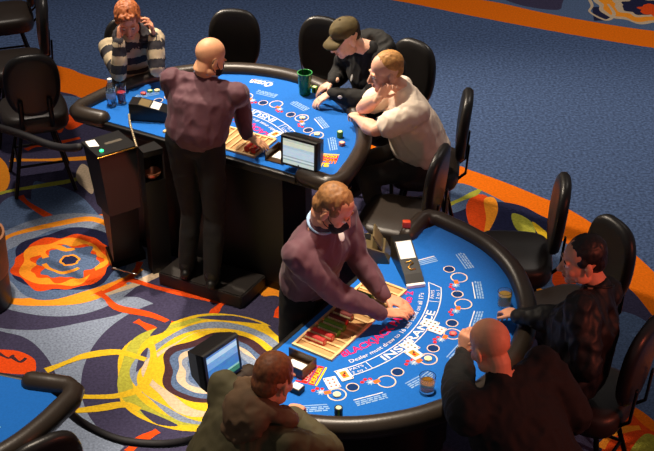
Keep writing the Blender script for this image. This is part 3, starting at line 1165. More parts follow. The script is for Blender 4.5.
# card shuffler at the near table's upper corner
p = at(372, 256, FZ)
t = thing('card_shuffler', 'olive-brown card shuffler with a small lit display, left of the labelled shoe', 'card shuffler', (p.x, p.y, FZ + 0.001), NEAR.rz + 0.5)
BR = mat('olive_plastic', (98, 84, 56), 0.4, 0, 0.12, 15)
bm = new_bm()
loft(bm, [[V((x, y, z)) for y, z in ((-0.10, 0), (-0.10, 0.075), (-0.03, 0.10), (0.07, 0.07), (0.10, 0.0))] for x in (-0.075, 0.075)])
build('housing', bm, BR, t, smooth=False)
bm = new_bm()
box(bm, (0, 0, 0), (0.13, 0.012, 0.10), M=Matrix.Translation((0, 0.03, 0.125)) @ Matrix.Rotation(0.5, 4, 'X'), bev=0.004)
build('lid', bm, BR, t, sharp=40)
bm = new_bm()
box(bm, (0.035, -0.066, 0.0905), (0.055, 0.045, 0.008), M=Matrix.Identity(4))
o = build('display', bm, mat('display_glow', (170, 205, 240), 0.3, 0, 0, 1, emit=0.8), t, smooth=False)
o['label'] = 'lit pale blue display'
bm = new_bm()
box(bm, (-0.035, -0.04, 0.098), (0.05, 0.06, 0.012))
build('card_port', bm, BLACKP, t, smooth=False)
bm = new_bm()
box(bm, (0, 0, 0.02), (0.045, 0.03, 0.04), bev=0.004)
o = build('plastic_block', bm, mat('orange_plastic', (220, 70, 28), 0.4, 0, 0.05, 20), None, sharp=40, loc=NEAR.w(0.785, 0.205, FZ + 0.059))
tag(o, "small orange plastic block on the near table's upper rail end, behind the shoe", 'block')


def holder(loc, rz, label):
    t = thing('discard_holder', label, 'card holder', loc, rz)
    bm = new_bm()
    box(bm, (0, 0, 0.003), (0.12, 0.16, 0.006))
    for s in (-1, 1):
        box(bm, (s * 0.057, 0, 0.03), (0.006, 0.16, 0.048))
    box(bm, (0, 0.077, 0.03), (0.108, 0.006, 0.048))
    build('tray_shell', bm, mat('smoked_brown', (72, 50, 30), 0.3, 0, 0.1, 20), t, smooth=False)
    bm = new_bm()
    for k in range(8):
        box(bm, (0.004 * math.sin(k * 2.0), 0.0, 0.0075 + k * 0.001), (0.063, 0.088, 0.0008))
    o = build('used_cards', bm, WHITE, t, smooth=False)
    o['label'] = 'pile of pale cards'
    return t


holder((*FAR.w(-0.535, 0.33, 0).xy, FZ + 0.0016), FAR.rz, "brown discard holder left of the far touch screen")
holder((*at(296, 368, FZ).xy, FZ + 0.0016), NEAR.rz, "brown discard holder by the tray's lower corner, beside the red and yellow print")
t = thing('button_box', 'small black box with a white top by the hand of the man in olive', 'button box', (*at(297, 391, FZ).xy, FZ + 0.001), NEAR.rz)
bm = new_bm()
box(bm, (0, 0, 0.014), (0.05, 0.06, 0.028), bev=0.004)
build('case', bm, BLACKP, t, sharp=40)
bm = new_bm()
box(bm, (0, 0, 0.030), (0.042, 0.05, 0.005), bev=0.002)
build('top_plate', bm, WHITE, t, sharp=40)
t = thing('dispenser_bottle', 'small white cone-topped bottle at the dealer edge near the monitor', 'bottle', (*NEAR.w(-0.635, 0.255, 0).xy, FZ + 0.0015))
bm = new_bm()
lathe(bm, [(0.019, 0), (0.02, 0.01), (0.02, 0.03)], seg=20)
build('bottle_body', bm, mat('pale_blue_plastic', (170, 190, 214), 0.4, 0, 0.05, 20), t, sharp=40)
bm = new_bm()
lathe(bm, [(0.021, 0.0305), (0.018, 0.045), (0.005, 0.066), (0.003, 0.068)], seg=20)
build('cone_cap', bm, WHITE, t, sharp=40)

# ------------------------------------------------------------------ drop box and pit furniture on the left
ZT, ZB = 0.90, 0.55
top = [at(98.8, 159, ZT), at(136, 148, ZT), at(118, 134, ZT), at(83, 145, ZT)]
bot = [at(110, 217, ZB), at(140.6, 207, ZB), at(126, 194, ZB), at(97, 204, ZB)]
t = thing('drop_box_podium', 'black money drop podium with a green light, standing left of the bald dealer', 'podium', (*((bot[0] + bot[2]) / 2).xy, 0))
off = t.location
sub = lambda L: [p - off for p in L]
bm = new_bm()
loft(bm, [sub(bot), sub(top)])
build('box_body', bm, BLACKW, t, smooth=False)
ctr = sum(top, V()) / 4
def tp(a, b_, z):
    """a, b_ in 0..1 across the lid"""
    p = top[0].lerp(top[1], a).lerp(top[3].lerp(top[2], a), b_)
    return V((p.x, p.y, z)) - off
bm = new_bm()
loft(bm, [[tp(-.03, -.03, ZT + 0.0005), tp(1.03, -.03, ZT + 0.0005), tp(1.03, 1.03, ZT + 0.0005), tp(-.03, 1.03, ZT + 0.0005)],
          [tp(-.03, -.03, ZT + 0.022), tp(1.03, -.03, ZT + 0.022), tp(1.03, 1.03, ZT + 0.022), tp(-.03, 1.03, ZT + 0.022)]])
build('lid', bm, BLACKP, t, smooth=False)
bm = new_bm()
z = ZT + 0.0232
bm.faces.new([bm.verts.new(p) for p in (tp(0.02, 0.62, z), tp(0.24, 0.50, z), tp(0.30, 0.92, z), tp(0.06, 0.98, z))])
o = build('paper_slip', bm, WHITE, t, smooth=False)
o['label'] = 'white paper slip'
bm = new_bm()
ell(bm, tp(0.17, 0.2, ZT + 0.026), (0.014, 0.014, 0.008))
o = build('indicator_light', bm, mat('green_light', (40, 230, 130), 0.3, 0, 0, 1, emit=2.5), t)
o['label'] = 'glowing green light'
bm = new_bm()
bm.faces.new([bm.verts.new(p) for p in (tp(0.40, 0.46, z), tp(0.86, 0.46, z), tp(0.86, 0.58, z), tp(0.40, 0.58, z))])
build('worn_strip', bm, mat('worn_print', (74, 66, 54), 0.6, 0, 0.1, 20), t, smooth=False)
bm = new_bm()
tube(bm, [tp(-.03, -.035, ZT + 0.010), tp(1.03, -.035, ZT + 0.010)], 0.004, 8)
build('trim_strip', bm, BRASS, t)
# stand and base under it
bm = new_bm()
st = [at(114, 263, 0.06), at(140, 254, 0.06), at(135, 244, 0.06), at(110, 251, 0.06)]
st2 = [V((p.x, p.y, ZB)) for p in st]
loft(bm, [sub(st), sub([b_.lerp(V((q.x, q.y, ZB)), 0.35) for b_, q in zip(bot, st)])])
build('stand', bm, BLACKW, t, smooth=False)
bm = new_bm()
bs = [at(112, 270, 0.0), at(146, 259, 0.0), at(138, 246, 0.0), at(106, 254, 0.0)]
loft(bm, [sub(bs), [p - off + V((0, 0, 0.058)) for p in bs]])
build('base', bm, BLACKM, t, smooth=False)
bm = new_bm()
tube(bm, [at(113, 268, 0.07) - off, at(136, 274, 0.05) - off], 0.007, 8)
build('base_rod', bm, CHROME, t)

# open tip box with a brass lining, between the podium and the dealer
tq = [at(143, 153, 0.92), at(163, 148, 0.92), at(154, 141, 0.92), at(138, 147, 0.92)]
c = sum(tq, V()) / 4
t = thing('tip_box', 'tall dark box with an open brass-lined front, between the podium and the bald dealer', 'box', (c.x, c.y, 0))
off = t.location
q = [p - off for p in tq]
bm = new_bm()
loft(bm, [[V((p.x, p.y, 0.88)) for p in q], [V((p.x, p.y, 0.92)) for p in q]])
build('lid', bm, BLACKP, t, smooth=False)
bm = new_bm()
loft(bm, [[V((p.x, p.y, 0.0)) for p in q], [V((p.x, p.y, 0.70)) for p in q]])
build('cabinet', bm, BLACKW, t, smooth=False)
bm = new_bm()
for i, j in ((1, 2), (2, 3), (3, 0)):
    a, b_ = q[i], q[j]
    a2, b2 = a * 0.9, b_ * 0.9
    loft(bm, [[V((p.x, p.y, 0.701)) for p in (a, b_, b2, a2)], [V((p.x, p.y, 0.879)) for p in (a, b_, b2, a2)]])
build('side_panel', bm, BLACKW, t, smooth=False)
bm = new_bm()
lathe(bm, [(0.03, 0.7015), (0.058, 0.73), (0.062, 0.75), (0.052, 0.75), (0.025, 0.71)], seg=20)
o = build('lining', bm, mat('rose_brass', (230, 150, 110), 0.3, 0.8, 0.15, 20), t, sharp=50)
o['label'] = 'shiny rose-brass bowl'

# beaded chain from the shoe to the podium
bm = new_bm()
cp = spline([at(129, 115, FZ + 0.05), at(130, 123, FZ + 0.03), at(133, 134, FZ + 0.035), at(136.5, 146, FZ + 0.004)], 6)
for k, p in enumerate(cp):
    ell(bm, p, (0.0085, 0.0085, 0.0085), seg=8)
for k in range(len(cp) - 1):
    tube(bm, [cp[k], cp[k + 1]], 0.003, 6)
o = build('beaded_chain', bm, mat('pale_beads', (206, 186, 150), 0.3, 0.5, 0.2, 60), None)
tag(o, 'pale beaded chain hanging from the far card shoe to the podium', 'chain')


def belt(P, r, m, label, name='barrier_rope'):
    bm = new_bm()
    tube(bm, spline(P, 8), r, 12)
    o = build(name, bm, m, None)
    return tag(o, label, 'rope')


ROPE = mat('black_rope', (20, 18, 24), 0.7, 0, 0.15, 40)
belt([at(-14, 124, 0.92), at(20, 134, 0.84), at(50, 145, 0.80), at(68, 148, 0.83), at(79, 147, 0.88)], 0.026, ROPE, 'thick dark rope from the left photo edge to the podium')
belt([at(64, 407, 0.82), at(84, 424, 0.66), at(120, 440, 0.56), at(165, 444, 0.56), at(200, 438, 0.68), at(222, 430, 0.80)], 0.021, ROPE, 'black rope sagging between the cut-off table and the near table')
belt([at(341, 202, 0.90), at(352, 217, 0.86), at(364, 233, 0.86), at(378, 250, 0.89)], 0.022, mat('navy_rope', (34, 40, 84), 0.7, 0, 0.1, 40), "navy rope joining the two tables beside the near dealer's mask")

# platform the bald dealer stands on
bm = new_bm()
mq = [at(158, 272, 0.1), at(241, 297, 0.1), at(266, 275, 0.1), at(184, 252, 0.1)]
loft(bm, [[V((p.x, p.y, 0.0)) for p in mq], [V((p.x, p.y, 0.1)) for p in mq]])
bmesh.ops.bevel(bm, geom=bm.edges[:], offset=0.008, segments=2, affect='EDGES')
o = build('dealer_platform', bm, mat('black_rubber', (28, 22, 19), 0.55, 0, 0.15, 20, 0.1, 60), None, sharp=40)
tag(o, 'low black platform under the standing bald dealer', 'platform')

# waste bin at the left edge
p = at(-19, 303, 0)
t = thing('waste_bin', 'round waste bin with a tan upper half, cut by the left photo edge', 'bin', (p.x, p.y, 0))
bm = new_bm()
lathe(bm, [(0.19, 0), (0.20, 0.02), (0.20, 0.24)], seg=32)
build('bin_base', bm, BLACKW, t, sharp=40)
bm = new_bm()
lathe(bm, [(0.205, 0.2405), (0.21, 0.27), (0.215, 0.52), (0.20, 0.52), (0.195, 0.25)], seg=32)
build('bin_liner', bm, mat('tan_liner', (150, 100, 66), 0.6, 0, 0.15, 12), t, sharp=40)


# ------------------------------------------------------------------ people
def remesh(bm, voxel, smooth=2, wrinkle=0.0, wscale=9.0, seed=0.0, aniso=(1, 1, 1), fac=0.5):
    bmesh.ops.recalc_face_normals(bm, faces=bm.faces[:])
    me = bpy.data.meshes.new('raw')
    bm.to_mesh(me)
    bm.free()
    o = bpy.data.objects.new('raw', me)
    COL.objects.link(o)
    md = o.modifiers.new('r', 'REMESH')
    md.mode = 'VOXEL'
    md.voxel_size = voxel
    dg = bpy.context.evaluated_depsgraph_get()
    out = bpy.data.meshes.new_from_object(o.evaluated_get(dg))
    bpy.data.objects.remove(o)
    bpy.data.meshes.remove(me)
    b = bmesh.new()
    b.from_mesh(out)
    bpy.data.meshes.remove(out)
    for _ in range(smooth):
        bmesh.ops.smooth_vert(b, verts=b.verts[:], factor=fac, use_axis_x=True, use_axis_y=True, use_axis_z=True)
    if wrinkle > 0:
        b.normal_update()
        for v in b.verts:
            p = V((v.co.x * aniso[0], v.co.y * aniso[1], v.co.z * aniso[2])) * wscale + V((seed, seed * 1.7, 0))
            h = noise.noise(p) + 0.5 * noise.noise(p * 2.3)
            h = (1 - abs(h) * 1.6) * 0.7 + h * 0.3
            v.co += v.normal * (wrinkle * (h - 0.45))
    return b


def two_bone(s, w, hint, l1, l2):
    s, w, hint = V(s), V(w), V(hint)
    d = w - s
    D = d.length
    k = 1.0
    if D > (l1 + l2) * 0.985:
        k = D / ((l1 + l2) * 0.985)
    l1, l2 = l1 * k, l2 * k
    a = (l1 * l1 - l2 * l2 + D * D) / (2 * D)
    h = math.sqrt(max(0, l1 * l1 - a * a))
    u = d / D
    n = hint - s
    n = n - u * n.dot(u)
    n.normalize()
    return s + u * a + n * h


def head_rot(yaw, pitch, roll=0.0):
    """yaw vector (x, y) the face looks along; pitch down in degrees"""
    f = V((yaw[0], yaw[1], 0)).normalized()
    f = (f * math.cos(math.radians(pitch)) - V((0, 0, 1)) * math.sin(math.radians(pitch))).normalized()
    r = f.cross(V((0, 0, 1))).normalized()
    u = r.cross(f)
    M = Matrix((r, f, u)).transposed()
    return M @ Matrix.Rotation(math.radians(roll), 3, 'Y')


def head_bm(bm, c, R, sc=1.0, chin=1.0):
    def E(p, r, seg=20, rot=None):
        ell(bm, c + R @ (V(p) * sc), [x * sc for x in r], R if rot is None else R @ rot, seg)
    E((0, -0.012, 0.030), (0.076, 0.096, 0.086), 28)
    E((0, 0.028, -0.020), (0.064, 0.066, 0.080), 24)
    E((0, 0.040, -0.070), (0.050, 0.048, 0.046))
    E((0, 0.068, -0.103), (0.026, 0.022, 0.018 * chin))
    for s in (-1, 1):
        E((s * 0.034, 0.062, -0.036), (0.026, 0.026, 0.028), 14)
        E((s * 0.050, 0.012, -0.078), (0.016, 0.036, 0.026), 14)
        E((s * 0.030, 0.083, 0.014), (0.024, 0.012, 0.008), 12)
        E((s * 0.077, -0.010, -0.018), (0.010, 0.019, 0.031), 14, Matrix.Rotation(s * 0.25, 3, 'Z'))
        E((s * 0.078, -0.006, -0.040), (0.008, 0.010, 0.013), 10)
        E((s * 0.012, 0.096, -0.042), (0.009, 0.010, 0.008), 10)
    tube(bm, [c + R @ (V((0, 0.086, 0.008)) * sc), c + R @ (V((0, 0.103, -0.018)) * sc), c + R @ (V((0, 0.112, -0.036)) * sc)],
         [0.009 * sc, 0.011 * sc, 0.013 * sc], 12)
    E((0, 0.089, -0.064), (0.024, 0.010, 0.006), 12)
    E((0, 0.087, -0.075), (0.020, 0.010, 0.007), 12)


def hand_bm(bm, w, d, n, side, curl=25, sc=1.0, spread=0.0, tcurl=20):
    """w wrist, d finger direction, n palm normal, side +1 right hand, -1 left"""
    d = V(d).normalized()
    n = V(n)
    n = (n - d * n.dot(d)).normalized()
    s = d.cross(n) * side * -1.0
    s = s.normalized()
    # thumb side: for a right hand with palm down and fingers forward the thumb is on the left
    s = (n.cross(d) * -1.0 if side > 0 else n.cross(d)).normalized()
    tube(bm, [w - d * 0.03, w + d * 0.015, w + d * 0.05, w + d * 0.085],
         [(0.024 * sc, 0.018 * sc), (0.029 * sc, 0.016 * sc), (0.040 * sc, 0.0145 * sc), (0.040 * sc, 0.0125 * sc)], 14, side=s)
    for k, (off, L) in enumerate(((0.031, 0.92), (0.0105, 1.0), (-0.0105, 0.94), (-0.031, 0.74))):
        p = w + d * (0.085 - 0.004 * abs(k - 1)) * sc + s * off * sc
        a = 0.0
        pts = [p - d * 0.02, p]
        dd = d + s * (off * spread)
        dd.normalize()
        for seg, l in enumerate((0.042, 0.027, 0.021)):
            a += math.radians(curl * (0.6, 1.0, 0.8)[seg] * (1 + 0.12 * k))
            v = dd * math.cos(a) + n * math.sin(a)
            p = p + v * l * L * sc
            pts.append(p)
        tube(bm, pts, [0.0088 * sc, 0.0088 * sc, 0.0082 * sc, 0.0076 * sc, 0.0066 * sc], 10)
    p = w + d * 0.022 + s * 0.024
    v = (d * 0.62 + s * 0.70 + n * 0.30).normalized()
    q = p + v * 0.042 * sc
    v2 = (d * 0.85 + s * 0.25 + n * math.tan(math.radians(tcurl))).normalized()
    tube(bm, [p, q, q + v2 * 0.03 * sc], [0.0125 * sc, 0.0105 * sc, 0.0082 * sc], 10)


EYEW = mat('eye_white', (226, 220, 212), 0.3, 0, 0, 1)
EYED = mat('eye_dark', (40, 30, 24), 0.2, 0, 0, 1)
MASKM = mat('black_mask', (16, 14, 16), 0.85, 0, 0.15, 40)
SHOEM = mat('black_shoe', (18, 15, 13), 0.4, 0, 0.1, 20)
LIPM = mat('lips', (176, 88, 80), 0.5, 0, 0.05, 40)


def fit_poly(P, at_, r):
    return V(P)


def person(label, base, face, pelvis, neck, head, look, pitch, wr, el, hand, skin, top, legs, roll=0, hsc=1.0,
           shw=0.185, seated=True, hair=None, sleeve='long', build_=1.0, mask=False, collar=None, extra=None,
           knees=None, feet=None, topmats=None, stripe=None, belly=0.0, voxel=0.0045, wr_amp=0.010, sl=0.0, seed=1.0,
           shoes=True, curls=(25, 25), normals=None, topname='shirt', shift=(0, 0), legl=None, l1=0.285, l2=0.25):
    """face: the way the chest points; wr, el, hand: (left, right) wrists, elbow hints, finger directions"""
    t = thing('person', label, 'person', (base[0], base[1], 0))
    off = t.location.copy()
    T = Matrix.Translation(-off)
    pelvis, neck, head = V(pelvis), V(neck), V(head)
    f = V((face[0], face[1], 0)).normalized()
    up = (neck - pelvis).normalized()
    r = f.cross(V((0, 0, 1)))
    r = (r - up * r.dot(up)).normalized()            # towards the person's right
    fw = up.cross(r).normalized()
    R = head_rot(look, pitch, roll)
    sh = [neck - up * 0.068 - r * shw + fw * sl, neck - up * 0.068 + r * shw + fw * sl]   # left, right
    hip = [pelvis - r * 0.095, pelvis + r * 0.095]
    el_, wr_ = [], []
    for i in (0, 1):
        w = V(wr[i])
        e = two_bone(sh[i], w, el[i], l1, l2)
        el_.append(e)
        wr_.append(w)
    normals = normals or (V((0, 0, -1)), V((0, 0, -1)))
    # ---- body: one continuous skin
    bm = new_bm()
    head_bm(bm, head, R, hsc)
    nb = head + R @ (V((0, -0.03, -0.075)) * hsc)
    tube(bm, [neck - up * 0.05, neck + up * 0.01, nb, head + R @ V((0, -0.02, -0.02))], [0.066, 0.056, 0.052, 0.052], 16)
    mid = pelvis.lerp(neck, 0.5)
    tube(bm, [pelvis, mid + fw * belly * 0.5, neck - up * 0.10, neck - up * 0.03], [(0.12, 0.08), (0.115, 0.085), (0.13, 0.085), (0.09, 0.06)], 18, side=r)
    bare = sleeve == 'short'
    for i in (0, 1):
        k = 1.0 if bare else 0.86
        tube(bm, [neck - up * 0.07, sh[i]], [0.05, 0.046], 12)
        e, w = el_[i], wr_[i]
        tube(bm, [sh[i], sh[i].lerp(e, 0.45), e], [0.048 * k, 0.050 * k * build_, 0.040 * k], 14)
        tube(bm, [e, e.lerp(w, 0.3), w.lerp(e, 0.12), w], [0.040 * k, 0.044 * k * build_, 0.029, 0.026], 14)
        hd = V(hand[i]) if hand[i] is not None else (w - e)
        hand_bm(bm, w, hd, normals[i], -1 if i == 0 else 1, curls[i])
    if knees:
        for i in (0, 1):
            kn, an = V(knees[i]), V(feet[i])
            tube(bm, [hip[i], kn], [0.07, 0.048], 12)
            tube(bm, [kn, an], [0.046, 0.034], 12)
    o_bm = remesh(bm, voxel, 2)
    bmesh.ops.transform(o_bm, matrix=T, verts=o_bm.verts[:])
    body = build('body', o_bm, skin, t)
    body['label'] = 'skin of head, neck and hands'
    # eyes, lips
    for s in (-1, 1):
        bm = new_bm()
        ell(bm, head + R @ (V((s * 0.030, 0.080, -0.004)) * hsc) - off, [0.0125 * hsc, 0.0125 * hsc, 0.009 * hsc], R, 12)
        e = build('eye', bm, EYEW, t)
        bm = new_bm()
        ell(bm, head + R @ (V((s * 0.030, 0.0895, -0.005)) * hsc) - off, [0.006 * hsc, 0.004 * hsc, 0.006 * hsc], R, 10)
        build('iris', bm, EYED, e)
    if not mask:
        bm = new_bm()
        ell(bm, head + R @ (V((0, 0.093, -0.069)) * hsc) - off, [0.022 * hsc, 0.007 * hsc, 0.007 * hsc], R, 12)
        build('lips', bm, LIPM, t)
    # ---- trousers
    if knees:
        bm = new_bm()
        tube(bm, [pelvis + up * 0.08, pelvis + up * 0.01, pelvis - V((0, 0, 0.02))], [(0.150, 0.105), (0.165, 0.122), (0.15, 0.10)], 20, side=r)
        for i in (0, 1):
            kn, an = V(knees[i]), V(feet[i])
            tube(bm, [hip[i], hip[i].lerp(kn, 0.5), kn], [0.095, 0.085, 0.068], 16)
            tube(bm, [kn, kn.lerp(an, 0.4), an - (an - kn).normalized() * 0.0], [0.068, 0.066, 0.055], 16)
        b = remesh(bm, 0.011, 3, 0.008, 8, seed + 3)
        bmesh.ops.transform(b, matrix=T, verts=b.verts[:])
        tr = build('trousers', b, legs, t)
        if shoes:
            for i in (0, 1):
                an = V(feet[i])
                kf = f if not legl else V((legl[i][0], legl[i][1], 0)).normalized()
                bm = new_bm()
                tube(bm, [an - kf * 0.045 - V((0, 0, 0.045)), an + kf * 0.05 - V((0, 0, 0.048)), an + kf * 0.16 - V((0, 0, 0.055))],
                     [(0.036, 0.036), (0.044, 0.036), (0.040, 0.026)], 14, side=(kf.y, -kf.x, 0))
                tube(bm, [an - kf * 0.01 + V((0, 0, 0.02)), an - V((0, 0, 0.04))], [0.045, 0.04], 12)
                b = remesh(bm, 0.008, 3)
                bmesh.ops.transform(b, matrix=T, verts=b.verts[:])
                build('shoe', b, SHOEM, t)
    # ---- top
    bm = new_bm()
    waist = pelvis.lerp(neck, 0.28) + fw * belly * 0.6
    chest = pelvis.lerp(neck, 0.66) + fw * (0.012 + belly * 0.4)
    bk = build_
    tube(bm, [pelvis + up * 0.07, waist, chest, neck - up * 0.085, neck - up * 0.025, neck - up * 0.002],
         [(0.172 * bk, 0.128 * bk), (0.165 * bk, 0.128 * bk + belly * 0.5), (0.185 * bk, 0.130 * bk), (0.165 * bk, 0.105), (0.105, 0.078), (0.072, 0.066)], 24, side=r)
    for i in (0, 1):
        e, w = el_[i], wr_[i]
        tube(bm, [neck - up * 0.06, neck.lerp(sh[i], 0.6) - up * 0.018, sh[i] - up * 0.008], [0.062, 0.060, 0.062 * min(bk, 1.15)], 16)
        tube(bm, [neck - up * 0.16, sh[i].lerp(e, 0.2)], [0.10, 0.07 * bk], 16)
        if bare:
            c = sh[i].lerp(e, 0.66)
            tube(bm, [sh[i], sh[i].lerp(e, 0.35), c], [0.066 * bk, 0.068 * bk, 0.068 * bk], 18)
        else:
            tube(bm, [sh[i], sh[i].lerp(e, 0.5), e], [0.066 * bk, 0.066 * bk, 0.056 * bk], 18)
            tube(bm, [e, e.lerp(w, 0.45), w.lerp(e, 0.06)], [0.056 * bk, 0.054 * bk, 0.041], 18)
    b = remesh(bm, 0.0085, 3, wr_amp * 1.35, 11.0, seed, (1, 1, 0.6))
    if stripe:
        for fc in b.faces:
            p = fc.calc_center_median()
            best, key = 9, 0
            for i in (0, 1):
                for a_, b_ in ((sh[i], el_[i]), (el_[i], wr_[i])):
                    ab = b_ - a_
                    k = max(0, min(1, (p - a_).dot(ab) / ab.length_squared))
                    dd = (p - a_ - ab * k).length - 0.01
                    if dd < best:
                        best, key = dd, k * ab.length + (0.285 if a_ is el_[i] else 0)
            dt = (p - pelvis)
            hz = dt.dot(up)
            if (dt - up * hz).length - 0.095 < best and hz < (neck - pelvis).length - 0.05 and best > 0.06:
                key = hz
            fc.material_index = 1 if int((key + 0.02) / stripe) % 2 else 0
    bmesh.ops.transform(b, matrix=T, verts=b.verts[:])
    tp_ = build(topname, b, topmats or [top], t)
    # ---- cuffs (long sleeves)
    if not bare:
        for i in (0, 1):
            e, w = el_[i], wr_[i]
            d = (w - e).normalized()
            bm = new_bm()
            tube(bm, [w - d * 0.045 - off, w - d * 0.008 - off], [0.042, 0.038], 16)
            build('cuff', bm, (topmats or [top])[-1], tp_)
    # ---- collar
    if collar:
        bm = new_bm()
        rg = []
        for q in range(24):
            a = 2 * PI * q / 24
            rg.append(neck + up * (0.012 + 0.014 * -math.sin(a)) + r * 0.066 * math.cos(a) + fw * (0.064 * math.sin(a)) - off)
        tube(bm, rg, [(0.006, 0.011)] * 24, 10, side=None, closed=True)
        build('collar', bm, collar, tp_)
    # ---- hair
    if hair:
        hm, kind = hair
        bm = new_bm()
        def E(p, rr, seg=24):
            ell(bm, head + R @ (V(p) * hsc), [x * hsc for x in rr], R, seg)
        if kind == 'short':
            E((0, -0.022, 0.042), (0.079, 0.093, 0.084), 28)
            E((0, -0.055, -0.010), (0.066, 0.056, 0.066))
            for s in (-1, 1):
                E((s * 0.062, 0.012, 0.020), (0.017, 0.030, 0.030), 14)
        elif kind == 'crop':
            E((0, -0.026, 0.044), (0.076, 0.091, 0.080), 28)
            E((0, -0.060, 0.000), (0.062, 0.046, 0.055))
        elif kind == 'full':
            E((0, -0.022, 0.040), (0.088, 0.100, 0.092), 28)
            E((0, -0.050, -0.020), (0.080, 0.064, 0.080))
            E((0.0, 0.055, 0.082), (0.056, 0.034, 0.026))
            for s in (-1, 1):
                E((s * 0.066, 0.018, 0.030), (0.022, 0.034, 0.046), 14)
        b = remesh(bm, 0.0055, 1, {'full': 0.013, 'short': 0.006, 'crop': 0.004}[kind], 24 if kind == 'full' else 30, seed, (1, 1, 0.45))
        bmesh.ops.transform(b, matrix=T, verts=b.verts[:])
        build('hair', b, hm, t)
        # eyebrows
        for s in (-1, 1):
            bm = new_bm()
            ell(bm, head + R @ (V((s * 0.031, 0.0885, 0.018)) * hsc) - off, [0.017 * hsc, 0.005 * hsc, 0.003 * hsc], R, 10)
            build('eyebrow', bm, hm, t)
    if mask:
        bm = new_bm()
        for p, rr in (((0, 0.052, -0.062), (0.062, 0.064, 0.050)), ((0, 0.090, -0.040), (0.026, 0.034, 0.028)), ((0, 0.07, -0.095), (0.034, 0.034, 0.026))):
            ell(bm, head + R @ (V(p) * hsc), [x * hsc for x in rr], R, 20)
        b = remesh(bm, 0.005, 3, 0.003, 20, seed)
        bmesh.ops.transform(b, matrix=T, verts=b.verts[:])
        mk = build('face_mask', b, MASKM, t)
        for s in (-1, 1):
            bm = new_bm()
            q = [(s * 0.058, 0.055, -0.045), (s * 0.073, 0.02, -0.026), (s * 0.079, -0.012, 0.010), (s * 0.082, -0.030, -0.012), (s * 0.070, 0.01, -0.062), (s * 0.056, 0.05, -0.075)]
            tube(bm, spline([head + R @ (V(p) * hsc) - off for p in q], 5), 0.0022, 6)
            build('ear_loop', bm, MASKM, mk)
    return dict(t=t, off=off, T=T, R=R, head=head, neck=neck, up=up, r=r, fw=fw, sh=sh, el=el_, wr=wr_, top=tp_, body=body, hsc=hsc, pelvis=pelvis)


def hood_part(P, m, back=0.06, size=1.0, seed=2.0, name='hood'):
    """a hood lying folded behind the neck"""
    bm = new_bm()
    n, up, r, fw = P['neck'], P['up'], P['r'], P['fw']
    pts = []
    for q in range(13):
        a = PI * (1.12 - 1.24 * q / 12)
        pts.append(n + r * (0.098 * size * math.cos(a)) - fw * (0.085 * size * math.sin(a) - 0.012) + up * (0.012 + 0.012 * math.sin(a)))
    tube(bm, pts, [(0.036 * size, 0.05 * size)] * 13, 14)
    ell(bm, n - fw * (back + 0.065) - up * 0.05, (0.105 * size, 0.055 * size, 0.095 * size), Matrix((r, fw, up)).transposed(), 20)
    ell(bm, n - fw * (back + 0.055) - up * 0.135, (0.07 * size, 0.045, 0.06 * size), Matrix((r, fw, up)).transposed(), 20)
    b = remesh(bm, 0.008, 2, 0.015, 11, seed)
    bmesh.ops.transform(b, matrix=P['T'], verts=b.verts[:])
    return build(name, b, m, P['top'])


SKIN_A = mat('skin_tan', (230, 170, 128), 0.5, 0, 0.07, 25, spec=0.4)
SKIN_B = mat('skin_ruddy', (226, 158, 124), 0.5, 0, 0.08, 25, spec=0.4)
SKIN_C = mat('skin_pale', (238, 184, 156), 0.5, 0, 0.06, 25, spec=0.4)
PLUM = mat('plum_shirt_cloth', (92, 56, 66), 0.75, 0, 0.07, 14, 0.08, 300, sheen=0.1)
BLKCL = mat('black_trouser_cloth', (10, 8, 8), 0.85, 0, 0.12, 20)
COLL = mat('pale_blue_collar', (150, 180, 214), 0.8, 0, 0.05, 30)


def FW_(p, x, y, z):
    return p.w(x, y, z)


# --- near dealer
nd = person('standing dealer in plum shirt and black mask bent over the near table', NEAR.w(-0.02, 0.04, 0)[:2], NEAR.ey,
            NEAR.w(-0.01, 0.085, 1.03), at(321, 223, 1.49), at(334, 207, 1.615), (0.93, -0.36), 34,
            (at(385, 297, 1.02), at(382, 314, 1.02)), (at(366, 288, 1.0), at(296, 340, 0.9)),
            (at(404, 304, 0.995) - at(385, 297, 1.02), at(404, 312, 0.995) - at(382, 314, 1.02)),
            SKIN_B, PLUM, BLKCL, seated=False, hair=(mat('sandy_hair', (140, 96, 54), 0.6, 0, 0.3, 60), 'short'), mask=True, collar=COLL,
            knees=(NEAR.w(0.08, 0.06, 0.50), NEAR.w(-0.14, 0.06, 0.50)), feet=(NEAR.w(0.08, 0.02, 0.085), NEAR.w(-0.15, 0.02, 0.085)),
            shw=0.19, seed=2.2, curls=(13, 13), hsc=1.0, build_=1.1)
# badge pinned on the shirt front
from mathutils.bvhtree import BVHTree


def on_surface(P, u, v):
    me = P['top'].data
    tree = BVHTree.FromPolygons([x.co + P['off'] for x in me.vertices], [tuple(q.vertices) for q in me.polygons])
    o = V((0, 0, CAM_Z))
    d = (FW * F_PX + RT * (u - 327) - UP * (v - 225.5)).normalized()
    hit, n, _, _ = tree.ray_cast(o, d)
    return hit, n


def pin(P, u, v, rx, ry, m, name, label, th=0.004):
    hit, n = on_surface(P, u, v)
    if hit is None:
        return
    x = n.cross(V((0, 0, 1))).normalized()
    y = n.cross(x).normalized() * -1
    bm = new_bm()
    ell(bm, hit + n * th * 0.6 - P['off'], (rx, ry, th), Matrix((x, y, n)).transposed(), 18)
    o = build(name, bm, m, P['top'])
    o['label'] = label


pin(nd, 341, 236, 0.022, 0.030, WHITE, 'name_badge', 'oval white badge')

